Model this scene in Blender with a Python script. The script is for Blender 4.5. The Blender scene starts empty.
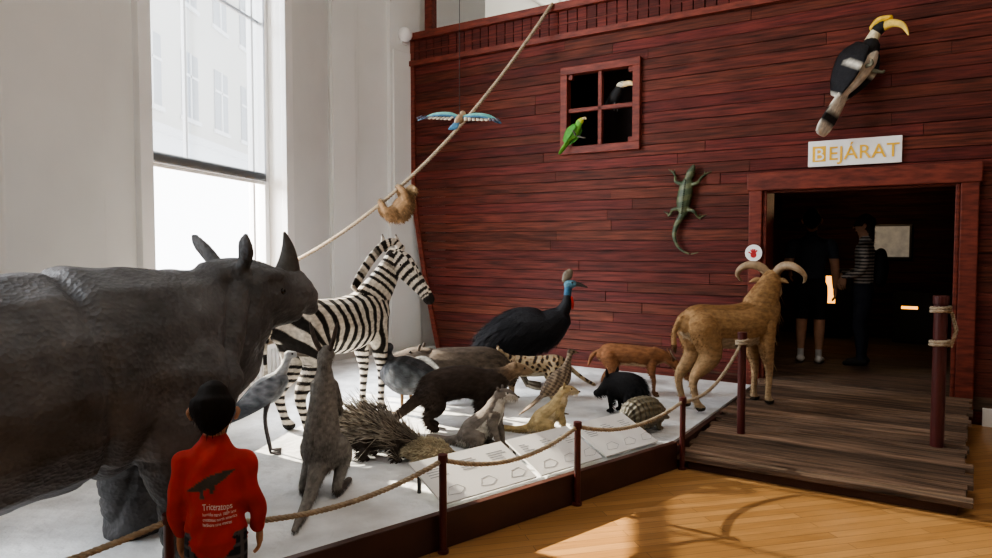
import bpy, bmesh, math, random
import numpy as np
from mathutils import Vector, Matrix
from mathutils.bvhtree import BVHTree
random.seed(7); rng=np.random.default_rng(7)
COL=bpy.context.scene.collection
def U(a,b): return random.uniform(a,b)
try: bpy.context.scene.view_settings.look='AgX - Medium High Contrast'
except Exception: pass

# ------------------------------------------------------------ materials
def newmat(name):
    m=bpy.data.materials.new(name); m.use_nodes=True
    nt=m.node_tree; b=nt.nodes['Principled BSDF']; return m,nt,b
def mixcol(nt,blend,fac,a,b):
    n=nt.nodes.new('ShaderNodeMix'); n.data_type='RGBA'; n.blend_type=blend
    n.inputs[0].default_value=fac
    for i,v in ((6,a),(7,b)):
        if isinstance(v,tuple): n.inputs[i].default_value=(*v,1) if len(v)==3 else v
        else: nt.links.new(v,n.inputs[i])
    return n
def nmat(name,col,rough=.6,var=.2,nscale=5,bump=0,bscale=40,stretch=(1,1,1),emit=0,metal=0,attr=False,spec=.5,vor=False,dist=.01):
    m,nt,b=newmat(name); L=nt.links.new
    tc=nt.nodes.new('ShaderNodeTexCoord'); mp=nt.nodes.new('ShaderNodeMapping')
    mp.inputs['Scale'].default_value=stretch; L(tc.outputs['Object'],mp.inputs[0])
    nz=nt.nodes.new('ShaderNodeTexNoise'); nz.inputs['Scale'].default_value=nscale; nz.inputs['Detail'].default_value=6
    L(mp.outputs[0],nz.inputs['Vector'])
    cr=nt.nodes.new('ShaderNodeValToRGB'); cr.color_ramp.elements[0].position=.3; cr.color_ramp.elements[1].position=.7
    lo=1-var; hi=1+var*.6
    cr.color_ramp.elements[0].color=(lo,lo,lo,1); cr.color_ramp.elements[1].color=(hi,hi,hi,1)
    L(nz.outputs[0],cr.inputs[0])
    if attr:
        at=nt.nodes.new('ShaderNodeAttribute'); at.attribute_name='Col'
        base=at.outputs['Color']
        if col!=(1,1,1): base=mixcol(nt,'MULTIPLY',1,base,col).outputs[2]
    else: base=col
    mx=mixcol(nt,'MULTIPLY',1,base,cr.outputs[0]); L(mx.outputs[2],b.inputs['Base Color'])
    b.inputs['Roughness'].default_value=rough; b.inputs['Metallic'].default_value=metal
    b.inputs['Specular IOR Level'].default_value=spec
    if emit:
        b.inputs['Emission Color'].default_value=(*col,1); b.inputs['Emission Strength'].default_value=emit
    if bump:
        if vor:
            n2=nt.nodes.new('ShaderNodeTexVoronoi'); n2.inputs['Scale'].default_value=bscale
        else:
            n2=nt.nodes.new('ShaderNodeTexNoise'); n2.inputs['Scale'].default_value=bscale; n2.inputs['Detail'].default_value=4
        L(mp.outputs[0],n2.inputs['Vector'])
        bp=nt.nodes.new('ShaderNodeBump'); bp.inputs['Strength'].default_value=bump; bp.inputs['Distance'].default_value=dist
        L(n2.outputs[0],bp.inputs['Height']); L(bp.outputs[0],b.inputs['Normal'])
    return m
M={}
M['white']=nmat('wall_plaster',(.76,.765,.75),.8,.05,1.5,.05,30)
M['trim']=nmat('trim_paint',(.84,.84,.83),.5,.04,3)
M['ark']=nmat('ark_wood',(1,1,1),.6,.72,2.6,.5,9,(1,18,18),attr=True,spec=.22)
M['arktrim']=nmat('ark_trim_wood',(.165,.036,.022),.55,.5,3,.3,8,(2,10,10),spec=.3)
M['rampw']=nmat('ramp_wood',(1,1,1),.7,.75,2.4,.7,10,(1,14,14),attr=True,spec=.3)
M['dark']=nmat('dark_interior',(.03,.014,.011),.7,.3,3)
M['snow']=nmat('platform_sand',(.72,.735,.74),.85,.3,3.5,.9,9,dist=.03)
M['rim']=nmat('rim_paint',(.065,.024,.016),.45,.3,4)
M['post']=nmat('post_paint',(.085,.016,.014),.4,.2,6)
M['rope']=nmat('rope_fibre',(.42,.34,.24),.9,.3,30,.4,150)
M['metal']=nmat('black_metal',(.02,.02,.02),.4,.1,5)
M['oak']=nmat('oak_sill',(.42,.21,.08),.4,.3,3,.1,10,(1,8,8))
M['fur']=nmat('animal_fur',(1,1,1),.85,.38,38,.6,170,(.5,1,1),attr=True,spec=.2)
M['feather']=nmat('animal_feather',(1,1,1),.65,.32,40,.55,90,(.5,1,1),attr=True,spec=.25)
M['skin']=nmat('rhino_hide',(1,1,1),.62,.38,7,.55,48,attr=True,spec=.3,vor=True)
M['horn']=nmat('horn_keratin',(1,1,1),.5,.25,30,.35,60,attr=True)
M['cloth']=nmat('person_cloth',(1,1,1),.85,.14,15,.35,28,attr=True,spec=.2)
M['eye']=nmat('eye_glass',(.01,.008,.006),.08,0,1)
M['sign']=nmat('sign_white',(.85,.85,.83),.4,.02,3)
M['yellow']=nmat('sign_yellow',(.85,.5,.04),.5,.02,3)
M['red']=nmat('sign_red',(.5,.02,.02),.5,.02,3)
M['ink']=nmat('print_ink',(.32,.34,.36),.6,.05,3)
M['facade']=nmat('facade_plaster',(.66,.63,.56),.9,.08,.6)
M['fwhite']=nmat('facade_glare_white',(.95,.95,.95),.9,.02,.6)  # overexposed daylight painted in as near-white on the lower facade
M['fwin']=nmat('facade_glass',(.20,.23,.26),.3,.1,2)
M['lamp']=nmat('cabinet_glow',(1,.42,.08),.5,0,1,emit=3)
M['poster']=nmat('poster_paper_glow',(.6,.58,.5),.6,.25,12,emit=.15)  # slight emission put into the paper so it looks lit
M['textile']=nmat('white_text',(.8,.8,.8),.8,0,1)
def floor_mat():
    m,nt,b=newmat('oak_parquet'); L=nt.links.new
    tc=nt.nodes.new('ShaderNodeTexCoord'); mp=nt.nodes.new('ShaderNodeMapping'); mp.inputs['Rotation'].default_value=(0,0,math.radians(-14))
    L(tc.outputs['Object'],mp.inputs[0])
    br=nt.nodes.new('ShaderNodeTexBrick'); L(mp.outputs[0],br.inputs['Vector'])
    br.inputs['Scale'].default_value=1; br.inputs['Brick Width'].default_value=1.1; br.inputs['Row Height'].default_value=.075
    br.inputs['Mortar Size'].default_value=.0018; br.inputs['Bias'].default_value=0
    br.inputs['Color1'].default_value=(.50,.275,.11,1); br.inputs['Color2'].default_value=(.36,.185,.066,1); br.inputs['Mortar'].default_value=(.12,.065,.03,1)
    mp2=nt.nodes.new('ShaderNodeMapping'); mp2.inputs['Scale'].default_value=(1.2,18,1); L(mp.outputs[0],mp2.inputs[0])
    nz=nt.nodes.new('ShaderNodeTexNoise'); nz.inputs['Scale'].default_value=3; nz.inputs['Detail'].default_value=6; L(mp2.outputs[0],nz.inputs['Vector'])
    cr=nt.nodes.new('ShaderNodeValToRGB'); cr.color_ramp.elements[0].color=(.62,.62,.62,1); cr.color_ramp.elements[1].color=(1.2,1.2,1.2,1)
    L(nz.outputs[0],cr.inputs[0])
    mx=mixcol(nt,'MULTIPLY',1,br.outputs[0],cr.outputs[0]); L(mx.outputs[2],b.inputs['Base Color'])
    b.inputs['Roughness'].default_value=.3
    return m
M['floor']=floor_mat()
def blind_mat():
    m,nt,b=newmat('roller_blind_mesh'); L=nt.links.new
    out=[n for n in nt.nodes if n.type=='OUTPUT_MATERIAL'][0]
    tr=nt.nodes.new('ShaderNodeBsdfTransparent'); tr.inputs[0].default_value=(.30,.32,.34,1)
    df=nt.nodes.new('ShaderNodeBsdfTranslucent'); df.inputs[0].default_value=(.2,.21,.22,1)
    m2=nt.nodes.new('ShaderNodeMixShader'); m2.inputs[0].default_value=.25; L(tr.outputs[0],m2.inputs[1]); L(df.outputs[0],m2.inputs[2])
    L(m2.outputs[0],out.inputs[0]); return m
M['blind']=blind_mat()

# ------------------------------------------------------------ loft
def sample(ctrl,sub=5):
    C=np.array([tuple(c) if len(c)==5 else (*c,c[3]) for c in ctrl],float)
    if len(C)==2: 
        t=np.linspace(0,1,sub+1)[:,None]; return C[0]*(1-t)+C[1]*t
    out=[]; n=len(C)
    for i in range(n-1):
        p0=C[i-1] if i>0 else 2*C[0]-C[1]; p1=C[i]; p2=C[i+1]; p3=C[i+2] if i+2<n else 2*C[-1]-C[-2]
        for j in range(sub):
            t=j/sub
            q=.5*((2*p1)+(-p0+p2)*t+(2*p0-5*p1+4*p2-p3)*t*t+(-p0+3*p1-3*p2+p3)*t**3)
            lo=min(p1[3],p2[3])*.85; q[3]=max(q[3],lo); q[4]=max(q[4],min(p1[4],p2[4])*.85)
            out.append(q)
    out.append(C[-1]); return np.array(out)
def loft(ctrl,ref=(0,1,0),ring=12,sub=5,cap=1.0):
    S=sample(ctrl,sub); P=S[:,:3]; n=len(P)
    T=np.gradient(P,axis=0); T/=np.linalg.norm(T,axis=1)[:,None]+1e-9
    ref=np.array(ref,float); side=ref-T*(T@ref)[:,None]; side/=np.linalg.norm(side,axis=1)[:,None]+1e-9
    up=np.cross(T,side)
    ph=np.linspace(0,2*np.pi,ring,endpoint=False)
    rings=[]
    def rg(c,sd,u,a,b): return [c+sd*a*math.cos(p)+u*b*math.sin(p) for p in ph]
    r0=min(S[0,3],S[0,4])*cap; r1=min(S[-1,3],S[-1,4])*cap
    for k,sc in ((.88,.4),(.55,.8)): rings.append(rg(P[0]-T[0]*r0*k,side[0],up[0],S[0,3]*sc,S[0,4]*sc))
    for i in range(n): rings.append(rg(P[i],side[i],up[i],S[i,3],S[i,4]))
    for k,sc in ((.55,.8),(.88,.4)): rings.append(rg(P[-1]+T[-1]*r1*k,side[-1],up[-1],S[-1,3]*sc,S[-1,4]*sc))
    V=[v for r in rings for v in r]; V.append(P[0]-T[0]*r0); V.append(P[-1]+T[-1]*r1)
    F=[]; R=len(rings)
    for i in range(R-1):
        for j in range(ring):
            a=i*ring+j; b=i*ring+(j+1)%ring; F.append((a,b,b+ring,a+ring))
    a0=len(V)-2; a1=len(V)-1
    for j in range(ring):
        F.append((a0,(j+1)%ring,j)); F.append((a1,(R-1)*ring+j,(R-1)*ring+(j+1)%ring))
    return V,F,dict(P=P,T=T,side=side,up=up,a=S[:,3],b=S[:,4])
def uvsphere(c,r,seg=10,rings=7):
    V=[];F=[]
    for i in range(1,rings):
        th=math.pi*i/rings
        for j in range(seg):
            p=2*math.pi*j/seg; V.append((c[0]+r*math.sin(th)*math.cos(p),c[1]+r*math.sin(th)*math.sin(p),c[2]+r*math.cos(th)))
    V.append((c[0],c[1],c[2]+r)); V.append((c[0],c[1],c[2]-r))
    for i in range(rings-2):
        for j in range(seg):
            a=i*seg+j;b=i*seg+(j+1)%seg; F.append((a,a+seg,b+seg,b))
    for j in range(seg):
        F.append((len(V)-2,j,(j+1)%seg)); F.append((len(V)-1,(rings-2)*seg+(j+1)%seg,(rings-2)*seg+j))
    return V,F

def fin_mesh(name,V,F,C,MI,mats,smooth=True):
    me=bpy.data.meshes.new(name); me.from_pydata([tuple(map(float,v)) for v in V],[],F)
    ca=me.color_attributes.new('Col','FLOAT_COLOR','POINT')
    arr=np.ones((len(V),4),np.float32); arr[:,:3]=np.array(C,np.float32); ca.data.foreach_set('color',arr.ravel())
    for m in mats: me.materials.append(m)
    me.polygons.foreach_set('material_index',np.array(MI,np.int32))
    me.polygons.foreach_set('use_smooth',np.array([smooth]*len(F) if isinstance(smooth,bool) else smooth))
    me.update(); me.validate(); return me
class Critter:
    def __init__(s,name,voxel,smooth=3):
        s.name=name; s.vox=voxel; s.sm=smooth; s.parts=[]; s.ext=[]; s.spk=[]
    def _m(s,pts): return [(p[0],-p[1],*p[2:]) for p in pts]
    def c(s,tag,pts,ref=(0,1,0),mir=False):
        s.parts.append((tag,loft(pts,ref,14)))
        if mir: s.c(tag,s._m(pts),(ref[0],-ref[1],ref[2]))
    def x(s,tag,pts,ref=(0,1,0),mir=False,col=None,mi=0,ring=10,sub=4):
        V,F,_=loft(pts,ref,ring,sub); s.ext.append((V,F,tag if col is None else None,col,mi))
        if mir: s.x(tag,s._m(pts),(ref[0],-ref[1],ref[2]),False,col,mi,ring,sub)
    def eye(s,p,r,mir=True):
        V,F=uvsphere(p,r); s.ext.append((V,F,None,(1,1,1),1))
        if mir: s.eye((p[0],-p[1],p[2]),r,False)
    def front(s,x,y,top,r0,r1,dx=0,mir=True,foot=.03):
        s.c('leg',[(x,y*.75,top,r0*1.25),(x-.02*top,y,top*.72,r0),(x+.02*top+dx*.5,y,top*.44,r1*1.2),(x+dx*.85,y,top*.18,r1*.85),(x+dx,y,r1*1.3,r1*1.1),(x+dx+foot,y,r1*.9,r1*1.15,r1*.9)],mir=mir)
    def hind(s,x,y,top,r0,r1,dx=0,mir=True,foot=.03):
        s.c('hleg',[(x,y*.75,top,r0*1.4),(x+.1*top,y,top*.66,r0*1.05),(x-.1*top+dx*.6,y,top*.40,r1*1.3),(x-.05*top+dx,y,top*.16,r1*.85),(x+dx,y,r1*1.3,r1*1.1),(x+dx+foot,y,r1*.9,r1*1.15,r1*.9)],mir=mir)
    def build(s,loc,rot,colfn,mat='fur',disp=None,fur=None,matrix=None,scale=1,spikes=None,hook=None):
        V=[];F=[]
        for tag,(v,f,_) in s.parts:
            o=len(V); V+=[tuple(map(float,q)) for q in v]; F+=[tuple(i+o for i in q) for q in f]
        me=bpy.data.meshes.new('t'); me.from_pydata(V,[],F)
        bm=bmesh.new(); bm.from_mesh(me); bmesh.ops.recalc_face_normals(bm,faces=bm.faces); bm.to_mesh(me); bm.free()
        ob=bpy.data.objects.new('t',me); COL.objects.link(ob)
        r=ob.modifiers.new('r','REMESH'); r.mode='VOXEL'; r.voxel_size=s.vox
        q=ob.modifiers.new('s','SMOOTH'); q.factor=.5; q.iterations=s.sm
        dg=bpy.context.evaluated_depsgraph_get(); m2=bpy.data.meshes.new_from_object(ob.evaluated_get(dg))
        bpy.data.objects.remove(ob); n=len(m2.vertices)
        co=np.empty(n*3); m2.vertices.foreach_get('co',co); co=co.reshape(-1,3)
        no=np.empty(n*3); m2.vertices.foreach_get('normal',no); no=no.reshape(-1,3)
        faces=[tuple(p.vertices) for p in m2.polygons]
        best=np.full(n,1e9); bt=np.zeros(n,int); bs=np.zeros(n)
        for pi,(tag,(_,_,d)) in enumerate(s.parts):
            K=len(d['P']); rm=(d['a']+d['b'])/2
            for st in range(0,n,20000):
                c0=co[st:st+20000]; dv=c0[:,None,:]-d['P'][None]
                ds=(np.einsum('nkc,kc->nk',dv,d['side'])/d['a'])**2+(np.einsum('nkc,kc->nk',dv,d['up'])/d['b'])**2+(np.einsum('nkc,kc->nk',dv,d['T'])/rm)**2
                am=ds.argmin(1); mn=ds[np.arange(len(c0)),am]
                bb=best[st:st+20000]; w=mn<bb; bb[w]=mn[w]
                bt[st:st+20000][w]=pi; bs[st:st+20000][w]=am[w]/max(1,K-1)
        tags=[p[0] for p in s.parts]
        cols=[colfn(tags[bt[i]],bs[i],co[i],no[i]) for i in range(n)]
        if disp is not None:
            co=co+no*disp(co,bs,np.array(tags)[bt])[:,None]
        VV=[tuple(v) for v in co]; FF=list(faces); MI=[0]*len(FF); SM=[True]*len(FF); CC=list(cols)
        for (v,f,tag,col,mi) in s.ext:
            o=len(VV)
            for k,q_ in enumerate(v):
                VV.append(tuple(q_)); CC.append(col if col is not None else colfn(tag,k/len(v),np.array(q_),np.array((0,0,1.))))
            FF+=[tuple(i+o for i in q_) for q_ in f]; MI+=[mi]*len(f); SM+=[True]*len(f)
        for fr in (fur or []):
            cnt=0; ids=rng.integers(0,n,fr['n']*4)
            flow=fr.get('flow',(-1,0,-.5))
            for i in ids:
                if cnt>=fr['n']: break
                tg=tags[bt[i]]
                if 'tags' in fr and tg not in fr['tags']: continue
                if 'f' in fr and not fr['f'](co[i],no[i]): continue
                cnt+=1
                fl=np.array(flow(co[i]) if callable(flow) else flow,float)
                L=fr['len']*U(.6,1.25)
                d=no[i]*fr.get('lift',.4)+fl/np.linalg.norm(fl)+rng.normal(0,fr.get('rnd',.15),3); d/=np.linalg.norm(d)
                w=np.cross(d,no[i]); w/=np.linalg.norm(w)+1e-6; wd=fr.get('w',.004)
                b0=co[i]-no[i]*.004+rng.normal(0,s.vox*.3,3); o=len(VV)
                cc=np.array(fr.get('col',cols[i]))*U(.6,1.35)
                if fr.get('cone'):
                    w2=np.cross(d,w)
                    VV+=[tuple(b0+w*wd),tuple(b0-w*wd*.5+w2*wd*.87),tuple(b0-w*wd*.5-w2*wd*.87)]
                    bands=fr.get('bands',[(1,cc)])
                    CC+=[tuple(cc)]*3; pr=o
                    for bi,(tt,bc) in enumerate(bands):
                        cb=b0+d*L*tt+np.array((0,0,-.12*L*tt*tt)); 
                        if bi==len(bands)-1:
                            VV.append(tuple(cb)); CC.append(tuple(bc)); k=len(VV)-1
                            FF+=[(pr,pr+1,k),(pr+1,pr+2,k),(pr+2,pr,k)]; MI+=[0]*3; SM+=[False]*3
                        else:
                            wk=wd*(1-tt*.5); q0=len(VV)
                            VV+=[tuple(cb+w*wk),tuple(cb-w*wk*.5+w2*wk*.87),tuple(cb-w*wk*.5-w2*wk*.87)]; CC+=[tuple(bc)]*3
                            for a in range(3): FF.append((pr+a,pr+(a+1)%3,q0+(a+1)%3,q0+a)); MI.append(0); SM.append(False)
                            pr=q0
                else:
                    mid=b0+d*L*.55; tip=b0+d*L+np.array((0,0,-.15*L))
                    VV+=[tuple(b0+w*wd),tuple(b0-w*wd),tuple(mid+w*wd*.7),tuple(mid-w*wd*.7),tuple(tip)]
                    CC+=[tuple(cc)]*5; FF+=[(o,o+1,o+3,o+2),(o+2,o+3,o+4)]; MI+=[0,0]; SM+=[True,True]
        me=fin_mesh(s.name,VV,FF,CC,MI,[M[mat],M['eye'],M['horn']],SM)
        ob=bpy.data.objects.new(s.name,me); COL.objects.link(ob)
        if matrix is not None: ob.matrix_world=matrix
        else: ob.matrix_world=Matrix.Translation(loc)@Matrix.Rotation(math.radians(rot),4,'Z')@Matrix.Scale(scale,4)
        if hook: hook(ob,co,faces)
        bpy.data.meshes.remove(m2)
        return ob

# ------------------------------------------------------------ mesh builder
class MB:
    def __init__(s,name,mats): s.name=name; s.mats=mats; s.V=[];s.F=[];s.C=[];s.MI=[];s.SM=[]
    def add(s,V,F,mi=0,col=(1,1,1),sm=False):
        o=len(s.V); s.V+=[tuple(v) for v in V]; s.C+=[col]*len(V); s.F+=[tuple(i+o for i in f) for f in F]; s.MI+=[mi]*len(F); s.SM+=[sm]*len(F)
    def box(s,a,b,mi=0,col=(1,1,1),mtx=None):
        x0,y0,z0=a;x1,y1,z1=b
        V=[(x0,y0,z0),(x1,y0,z0),(x1,y1,z0),(x0,y1,z0),(x0,y0,z1),(x1,y0,z1),(x1,y1,z1),(x0,y1,z1)]
        if mtx is not None: V=[tuple(mtx@Vector(v)) for v in V]
        s.add(V,[(3,2,1,0),(4,5,6,7),(0,1,5,4),(1,2,6,5),(2,3,7,6),(3,0,4,7)],mi,col)
    def tube(s,pts,mi=0,ring=8,sub=1,ref=(0,0,1),col=(1,1,1)):
        V,F,_=loft(pts,ref,ring,sub); s.add(V,F,mi,col,True)
    def cyl(s,c,r,z0,z1,mi=0,seg=18,r2=None,col=(1,1,1)):
        r2=r if r2 is None else r2; V=[];F=[]
        for z,rr in ((z0,r),(z1,r2)):
            for j in range(seg):
                p=2*math.pi*j/seg; V.append((c[0]+rr*math.cos(p),c[1]+rr*math.sin(p),z))
        for j in range(seg): F.append((j,(j+1)%seg,seg+(j+1)%seg,seg+j))
        F.append(tuple(range(seg))[::-1]); F.append(tuple(range(seg,2*seg))); s.add(V,F,mi,col)
    def poly(s,pts,z0,z1,mi=0,mitop=None):
        n=len(pts); V=[(p[0],p[1],z0) for p in pts]+[(p[0],p[1],z1) for p in pts]
        s.add(V,[(j,(j+1)%n,n+(j+1)%n,n+j) for j in range(n)],mi); s.add(V,[tuple(range(n,2*n))],mitop if mitop is not None else mi); s.add(V,[tuple(range(n))[::-1]],mi)
    def done(s,mtx=None,bevel=0):
        me=fin_mesh(s.name,s.V,s.F,s.C,s.MI,[M[k] for k in s.mats],s.SM)
        ob=bpy.data.objects.new(s.name,me); COL.objects.link(ob)
        if mtx is not None: ob.matrix_world=mtx
        if bevel:
            b=ob.modifiers.new('b','BEVEL'); b.width=bevel; b.segments=2; b.limit_method='ANGLE'
        return ob
def rope(name,pts,r=.012,twist=.07):
    P=np.array(pts,float); seg=np.linalg.norm(np.diff(P,axis=0),axis=1); cum=np.r_[0,np.cumsum(seg)]; L=cum[-1]
    n=max(8,int(L/.014)); t=np.linspace(0,L,n); Q=np.stack([np.interp(t,cum,P[:,k]) for k in range(3)],1)
    T=np.gradient(Q,axis=0); T/=np.linalg.norm(T,axis=1)[:,None]
    s1=np.cross(T,(0.13,.21,1)); s1/=np.linalg.norm(s1,axis=1)[:,None]; s2=np.cross(T,s1)
    mb=MB(name,['rope'])
    for k in range(3):
        ph=t/twist*2*np.pi+k*2.094
        C=Q+s1*(np.cos(ph)*r*.55)[:,None]+s2*(np.sin(ph)*r*.55)[:,None]
        mb.tube([(*c,r*.58) for c in C],0,5,1,(.13,.21,1))
    return mb
def sag(a,b,d,n=16):
    a=Vector(a);b=Vector(b); return [tuple(a.lerp(b,i/n)-Vector((0,0,4*d*(i/n)*(1-i/n)))) for i in range(n+1)]

# ------------------------------------------------------------ frames
ARK=Matrix.Translation((-1.11,9.9,0))@Matrix.Rotation(math.radians(-33.34),4,'Z')
def aw(s,y,z): return tuple(ARK@Vector((s,y,z)))
LW=Matrix.Translation((-3.6,0,0))@Matrix.Rotation(math.radians(80.2),4,'Z')

# floor, ceiling, shell
mb=MB('floor',['floor']); mb.box((-6,-5,-.1),(9,16,0)); mb.done()
mb=MB('ceiling',['white']); mb.box((-5,-5,7),(9,16,7.2)); mb.done()
mb=MB('wall_right',['white']); mb.box((7.6,-5,0),(7.8,16,7)); mb.done()
mb=MB('wall_rear',['white']); mb.box((-5.5,-5.2,0),(7.8,-5,7)); mb.done()
mb=MB('wall_far',['white']); mb.box((-2.5,14.5,0),(7.8,14.7,7)); mb.done()
W=[(1.3,3.5),(5.58,7.82)]
mb=MB('wall_left',['white','trim'])
xs=[-5.2,W[0][0],W[0][1],W[1][0],W[1][1],15]
for i in (0,2,4): mb.box((xs[i],0,0),(xs[i+1],.4,7))
for a,b in W: mb.box((a,0,0),(b,.4,.72)); mb.box((a,0,5.7),(b,.4,7))
for a,b in ((4.22,5.05),): mb.box((a,-.06,0),(b,.02,7))
mb.done(LW,.008)
# angled return wall between the window bay and the ark
CW0=Vector((-2.06,8.95,0)); CW1=Vector((-.55,10.75,0)); cd=CW1-CW0
CWM=Matrix.Translation(CW0)@Matrix.Rotation(math.atan2(cd.y,cd.x),4,'Z'); CL=cd.length
mb=MB('wall_corner',['white']); mb.box((-.25,0,0),(CL+.6,.15,7)); 
for a,b in ((-.02,.42),(.95,1.5)): mb.box((a,-.06,0),(b,.02,7))
mb.box((1.0,-.08,2.2),(1.45,-.05,4.2)); mb.box((.0,-.08,.9),(.36,-.05,6.2)); mb.done(CWM,.008)
mb=MB('trim_1',['trim'])
a,b=W[1]
mb.box((b-.01,-.05,.3),(b+.16,.01,6)); mb.box((a-.14,-.05,.3),(a+.01,.01,6)); mb.done(LW,.006)
mb=MB('baseboard_left',['oak']); mb.box((-5,-.05,0),(8.9,.0,.24)); mb.done(LW,.005)
for i,(a,b) in enumerate(W):
    mb=MB('window_%d'%(i+1),['trim','oak'])
    for x0,x1,z0,z1 in ((a,a+.07,.72,5.7),(b-.09,b,.72,5.7),(a,b,.72,.82),(a,b,5.6,5.7),(a,b,2.27,2.36)):
        mb.box((x0,.16,z0),(x1,.24,z1))
    mb.box((a+.07,.17,2.36),(a+.12,.22,5.6)); mb.box((b-.3,.18,.82),(b-.26,.22,5.6)); mb.box((a+.8,.19,2.36),(a+.83,.22,5.6)); mb.box((a,.19,3.9),(b,.22,3.93))
    mb.box((a-.05,-.16,.68),(b+.05,.2,.725),1)
    mb.done(LW,.004)
    mb=MB('roller_blind',['blind','trim']); mb.add([(a+.1,.14,2.25),(b-.1,.14,2.25),(b-.1,.14,5.65),(a+.1,.14,5.65)],[(0,1,2,3)]); mb.box((a+.1,.13,2.23),(b-.1,.15,2.26),1); mb.done(LW)
    mb=MB('radiator',['trim'])
    n=int((b-a-.3)/.09)
    for k in range(n): mb.box((a+.15+k*.09,-.14,.2),(a+.2+k*.09,-.06,.6))
    mb.box((a+.12,-.15,.57),(a+.15+n*.09,-.055,.62)); mb.box((a+.12,-.15,.19),(a+.15+n*.09,-.055,.24)); mb.done(LW,.004)
mb=MB('smoke_detector',['trim']); V,F=uvsphere((1.18,-.11,4.42),.1); mb.add(V,F,0,sm=True); mb.box((1.13,-.1,4.3),(1.23,-.05,4.5)); mb.done(CWM)
# vault mouldings on the far wall
mb=MB('trim_4',['trim'])
for cx,rr in ((-.2,2.3),(-.2,2.0),(4.6,2.3),(4.6,2.0)):
    mb.tube([(cx+rr*math.cos(t),14.42,4.7+rr*math.sin(t),.05) for t in np.linspace(0,math.pi,36)],0,8,1,(0,1,0))
mb.done()
# facade opposite
mb=MB('building_facade',['facade','fwin','trim','fwhite'])
mb.box((-9.4,15,4.7),(-9,36,14)); mb.box((-9.4,15,-6),(-9,36,4.7),3)
mb.box((-9.05,15,4.6),(-8.8,36,4.8),2)
for yy in np.arange(16,35,2.4):
    for zz in (5.3,8.6,11.6):
        mb.box((-9.02,yy,zz),(-8.96,yy+1.1,zz+1.9),1); mb.box((-8.98,yy-.12,zz-.12),(-8.92,yy+1.22,zz),2); mb.box((-8.97,yy+.5,zz),(-8.93,yy+.58,zz+1.9),2); mb.box((-8.97,yy,zz+1.2),(-8.93,yy+1.1,zz+1.27),2)
mb.done()

# ------------------------------------------------------------ ark
DOOR=(4.59,6.295,0,2.15); WIN=(2.36,3.18,2.76,3.6)
def smin(z): return 0 if z>2.4 else .45*((2.4-z)/2.3)**1.3
mb=MB('wall_ark',['ark','dark'])
ph=.118; z=0.0
while z<4.03:
    z1=min(z+ph,4.03); cuts=[(smin(z+ph/2),10.2)]
    for (a,b,c,d) in (DOOR,WIN):
        if z1>c+.03 and z<d-.03:
            cuts=[q for (l,r) in cuts for q in (((l,a),(b,r)) if l<a and r>b else ((l,r),))]
    for l,r in cuts:
        x=l
        while x<r-.02:
            e=min(r,x+U(1.8,4.2)); 
            if r-e<.4: e=r
            k=U(.75,1.2); c=(.112*k,.0245*k*U(.9,1.25),.0175*k); y=U(-.005,.005)
            mb.box((x+.0012,y,z+.0025),(e-.0012,.05,z1-.0025),0,c)
            x=e
    z=z1
mb.box((.5,.05,2.3),(WIN[0]-.01,.08,4.4),1); mb.box((WIN[0]-.01,.05,0),(WIN[1]+.01,.08,WIN[2]),1); mb.box((WIN[0]-.01,.05,WIN[3]),(WIN[1]+.01,.08,4.4),1)
mb.box((.48,.05,0),(WIN[0]-.01,.08,2.3),1); mb.box((WIN[1]+.01,.05,0),(DOOR[0],.08,4.4),1); mb.box((DOOR[0],.05,DOOR[3]),(DOOR[1],.08,4.4),1); mb.box((DOOR[1],.05,0),(10.2,.08,4.4),1)
mb.done(ARK,.002)
# gunwale
mb=MB('trim_2',['arktrim','ark'])
mb.box((-.05,-.06,4.02),(10.2,.1,4.09)); mb.box((-.05,-.08,4.36),(10.2,.12,4.45))
x=-.02
while x<10.1:
    k=U(.7,1.2); mb.box((x,-.02,4.09),(x+.115,.05,4.36),1,(.11*k,.023*k,.017*k)); x+=.125
mb.box((.05,-.02,4.2),(10.2,.0,4.22))
V=[];
zz=np.linspace(.05,4.45,24)
for q in zz:
    sx=smin(q); V+=[(sx-.05,-.03,q),(sx+.02,-.03,q),(sx+.02,.1,q),(sx-.05,.1,q)]
F=[]
for i in range(23):
    for j in range(4): a=i*4+j;b=i*4+(j+1)%4; F.append((a,b,b+4,a+4))
mb.add(V,F,0)
mb.done(ARK,.004)
mb=MB('ark_mast',['arktrim']); mb.box((.1,.1,4.3),(.22,.22,6.2)); mb.done(ARK,.01)
# door
mb=MB('door_1',['arktrim'])
mb.box((4.47,-.07,.05),(4.60,.12,2.26)); mb.box((6.29,-.07,.05),(6.43,.12,2.26)); mb.box((4.45,-.08,2.15),(6.45,.12,2.33))
mb.box((4.60,-.04,.2),(4.64,.3,2.15)); mb.box((6.25,-.04,.2),(6.29,.3,2.15))
mb.done(ARK,.01)
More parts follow.
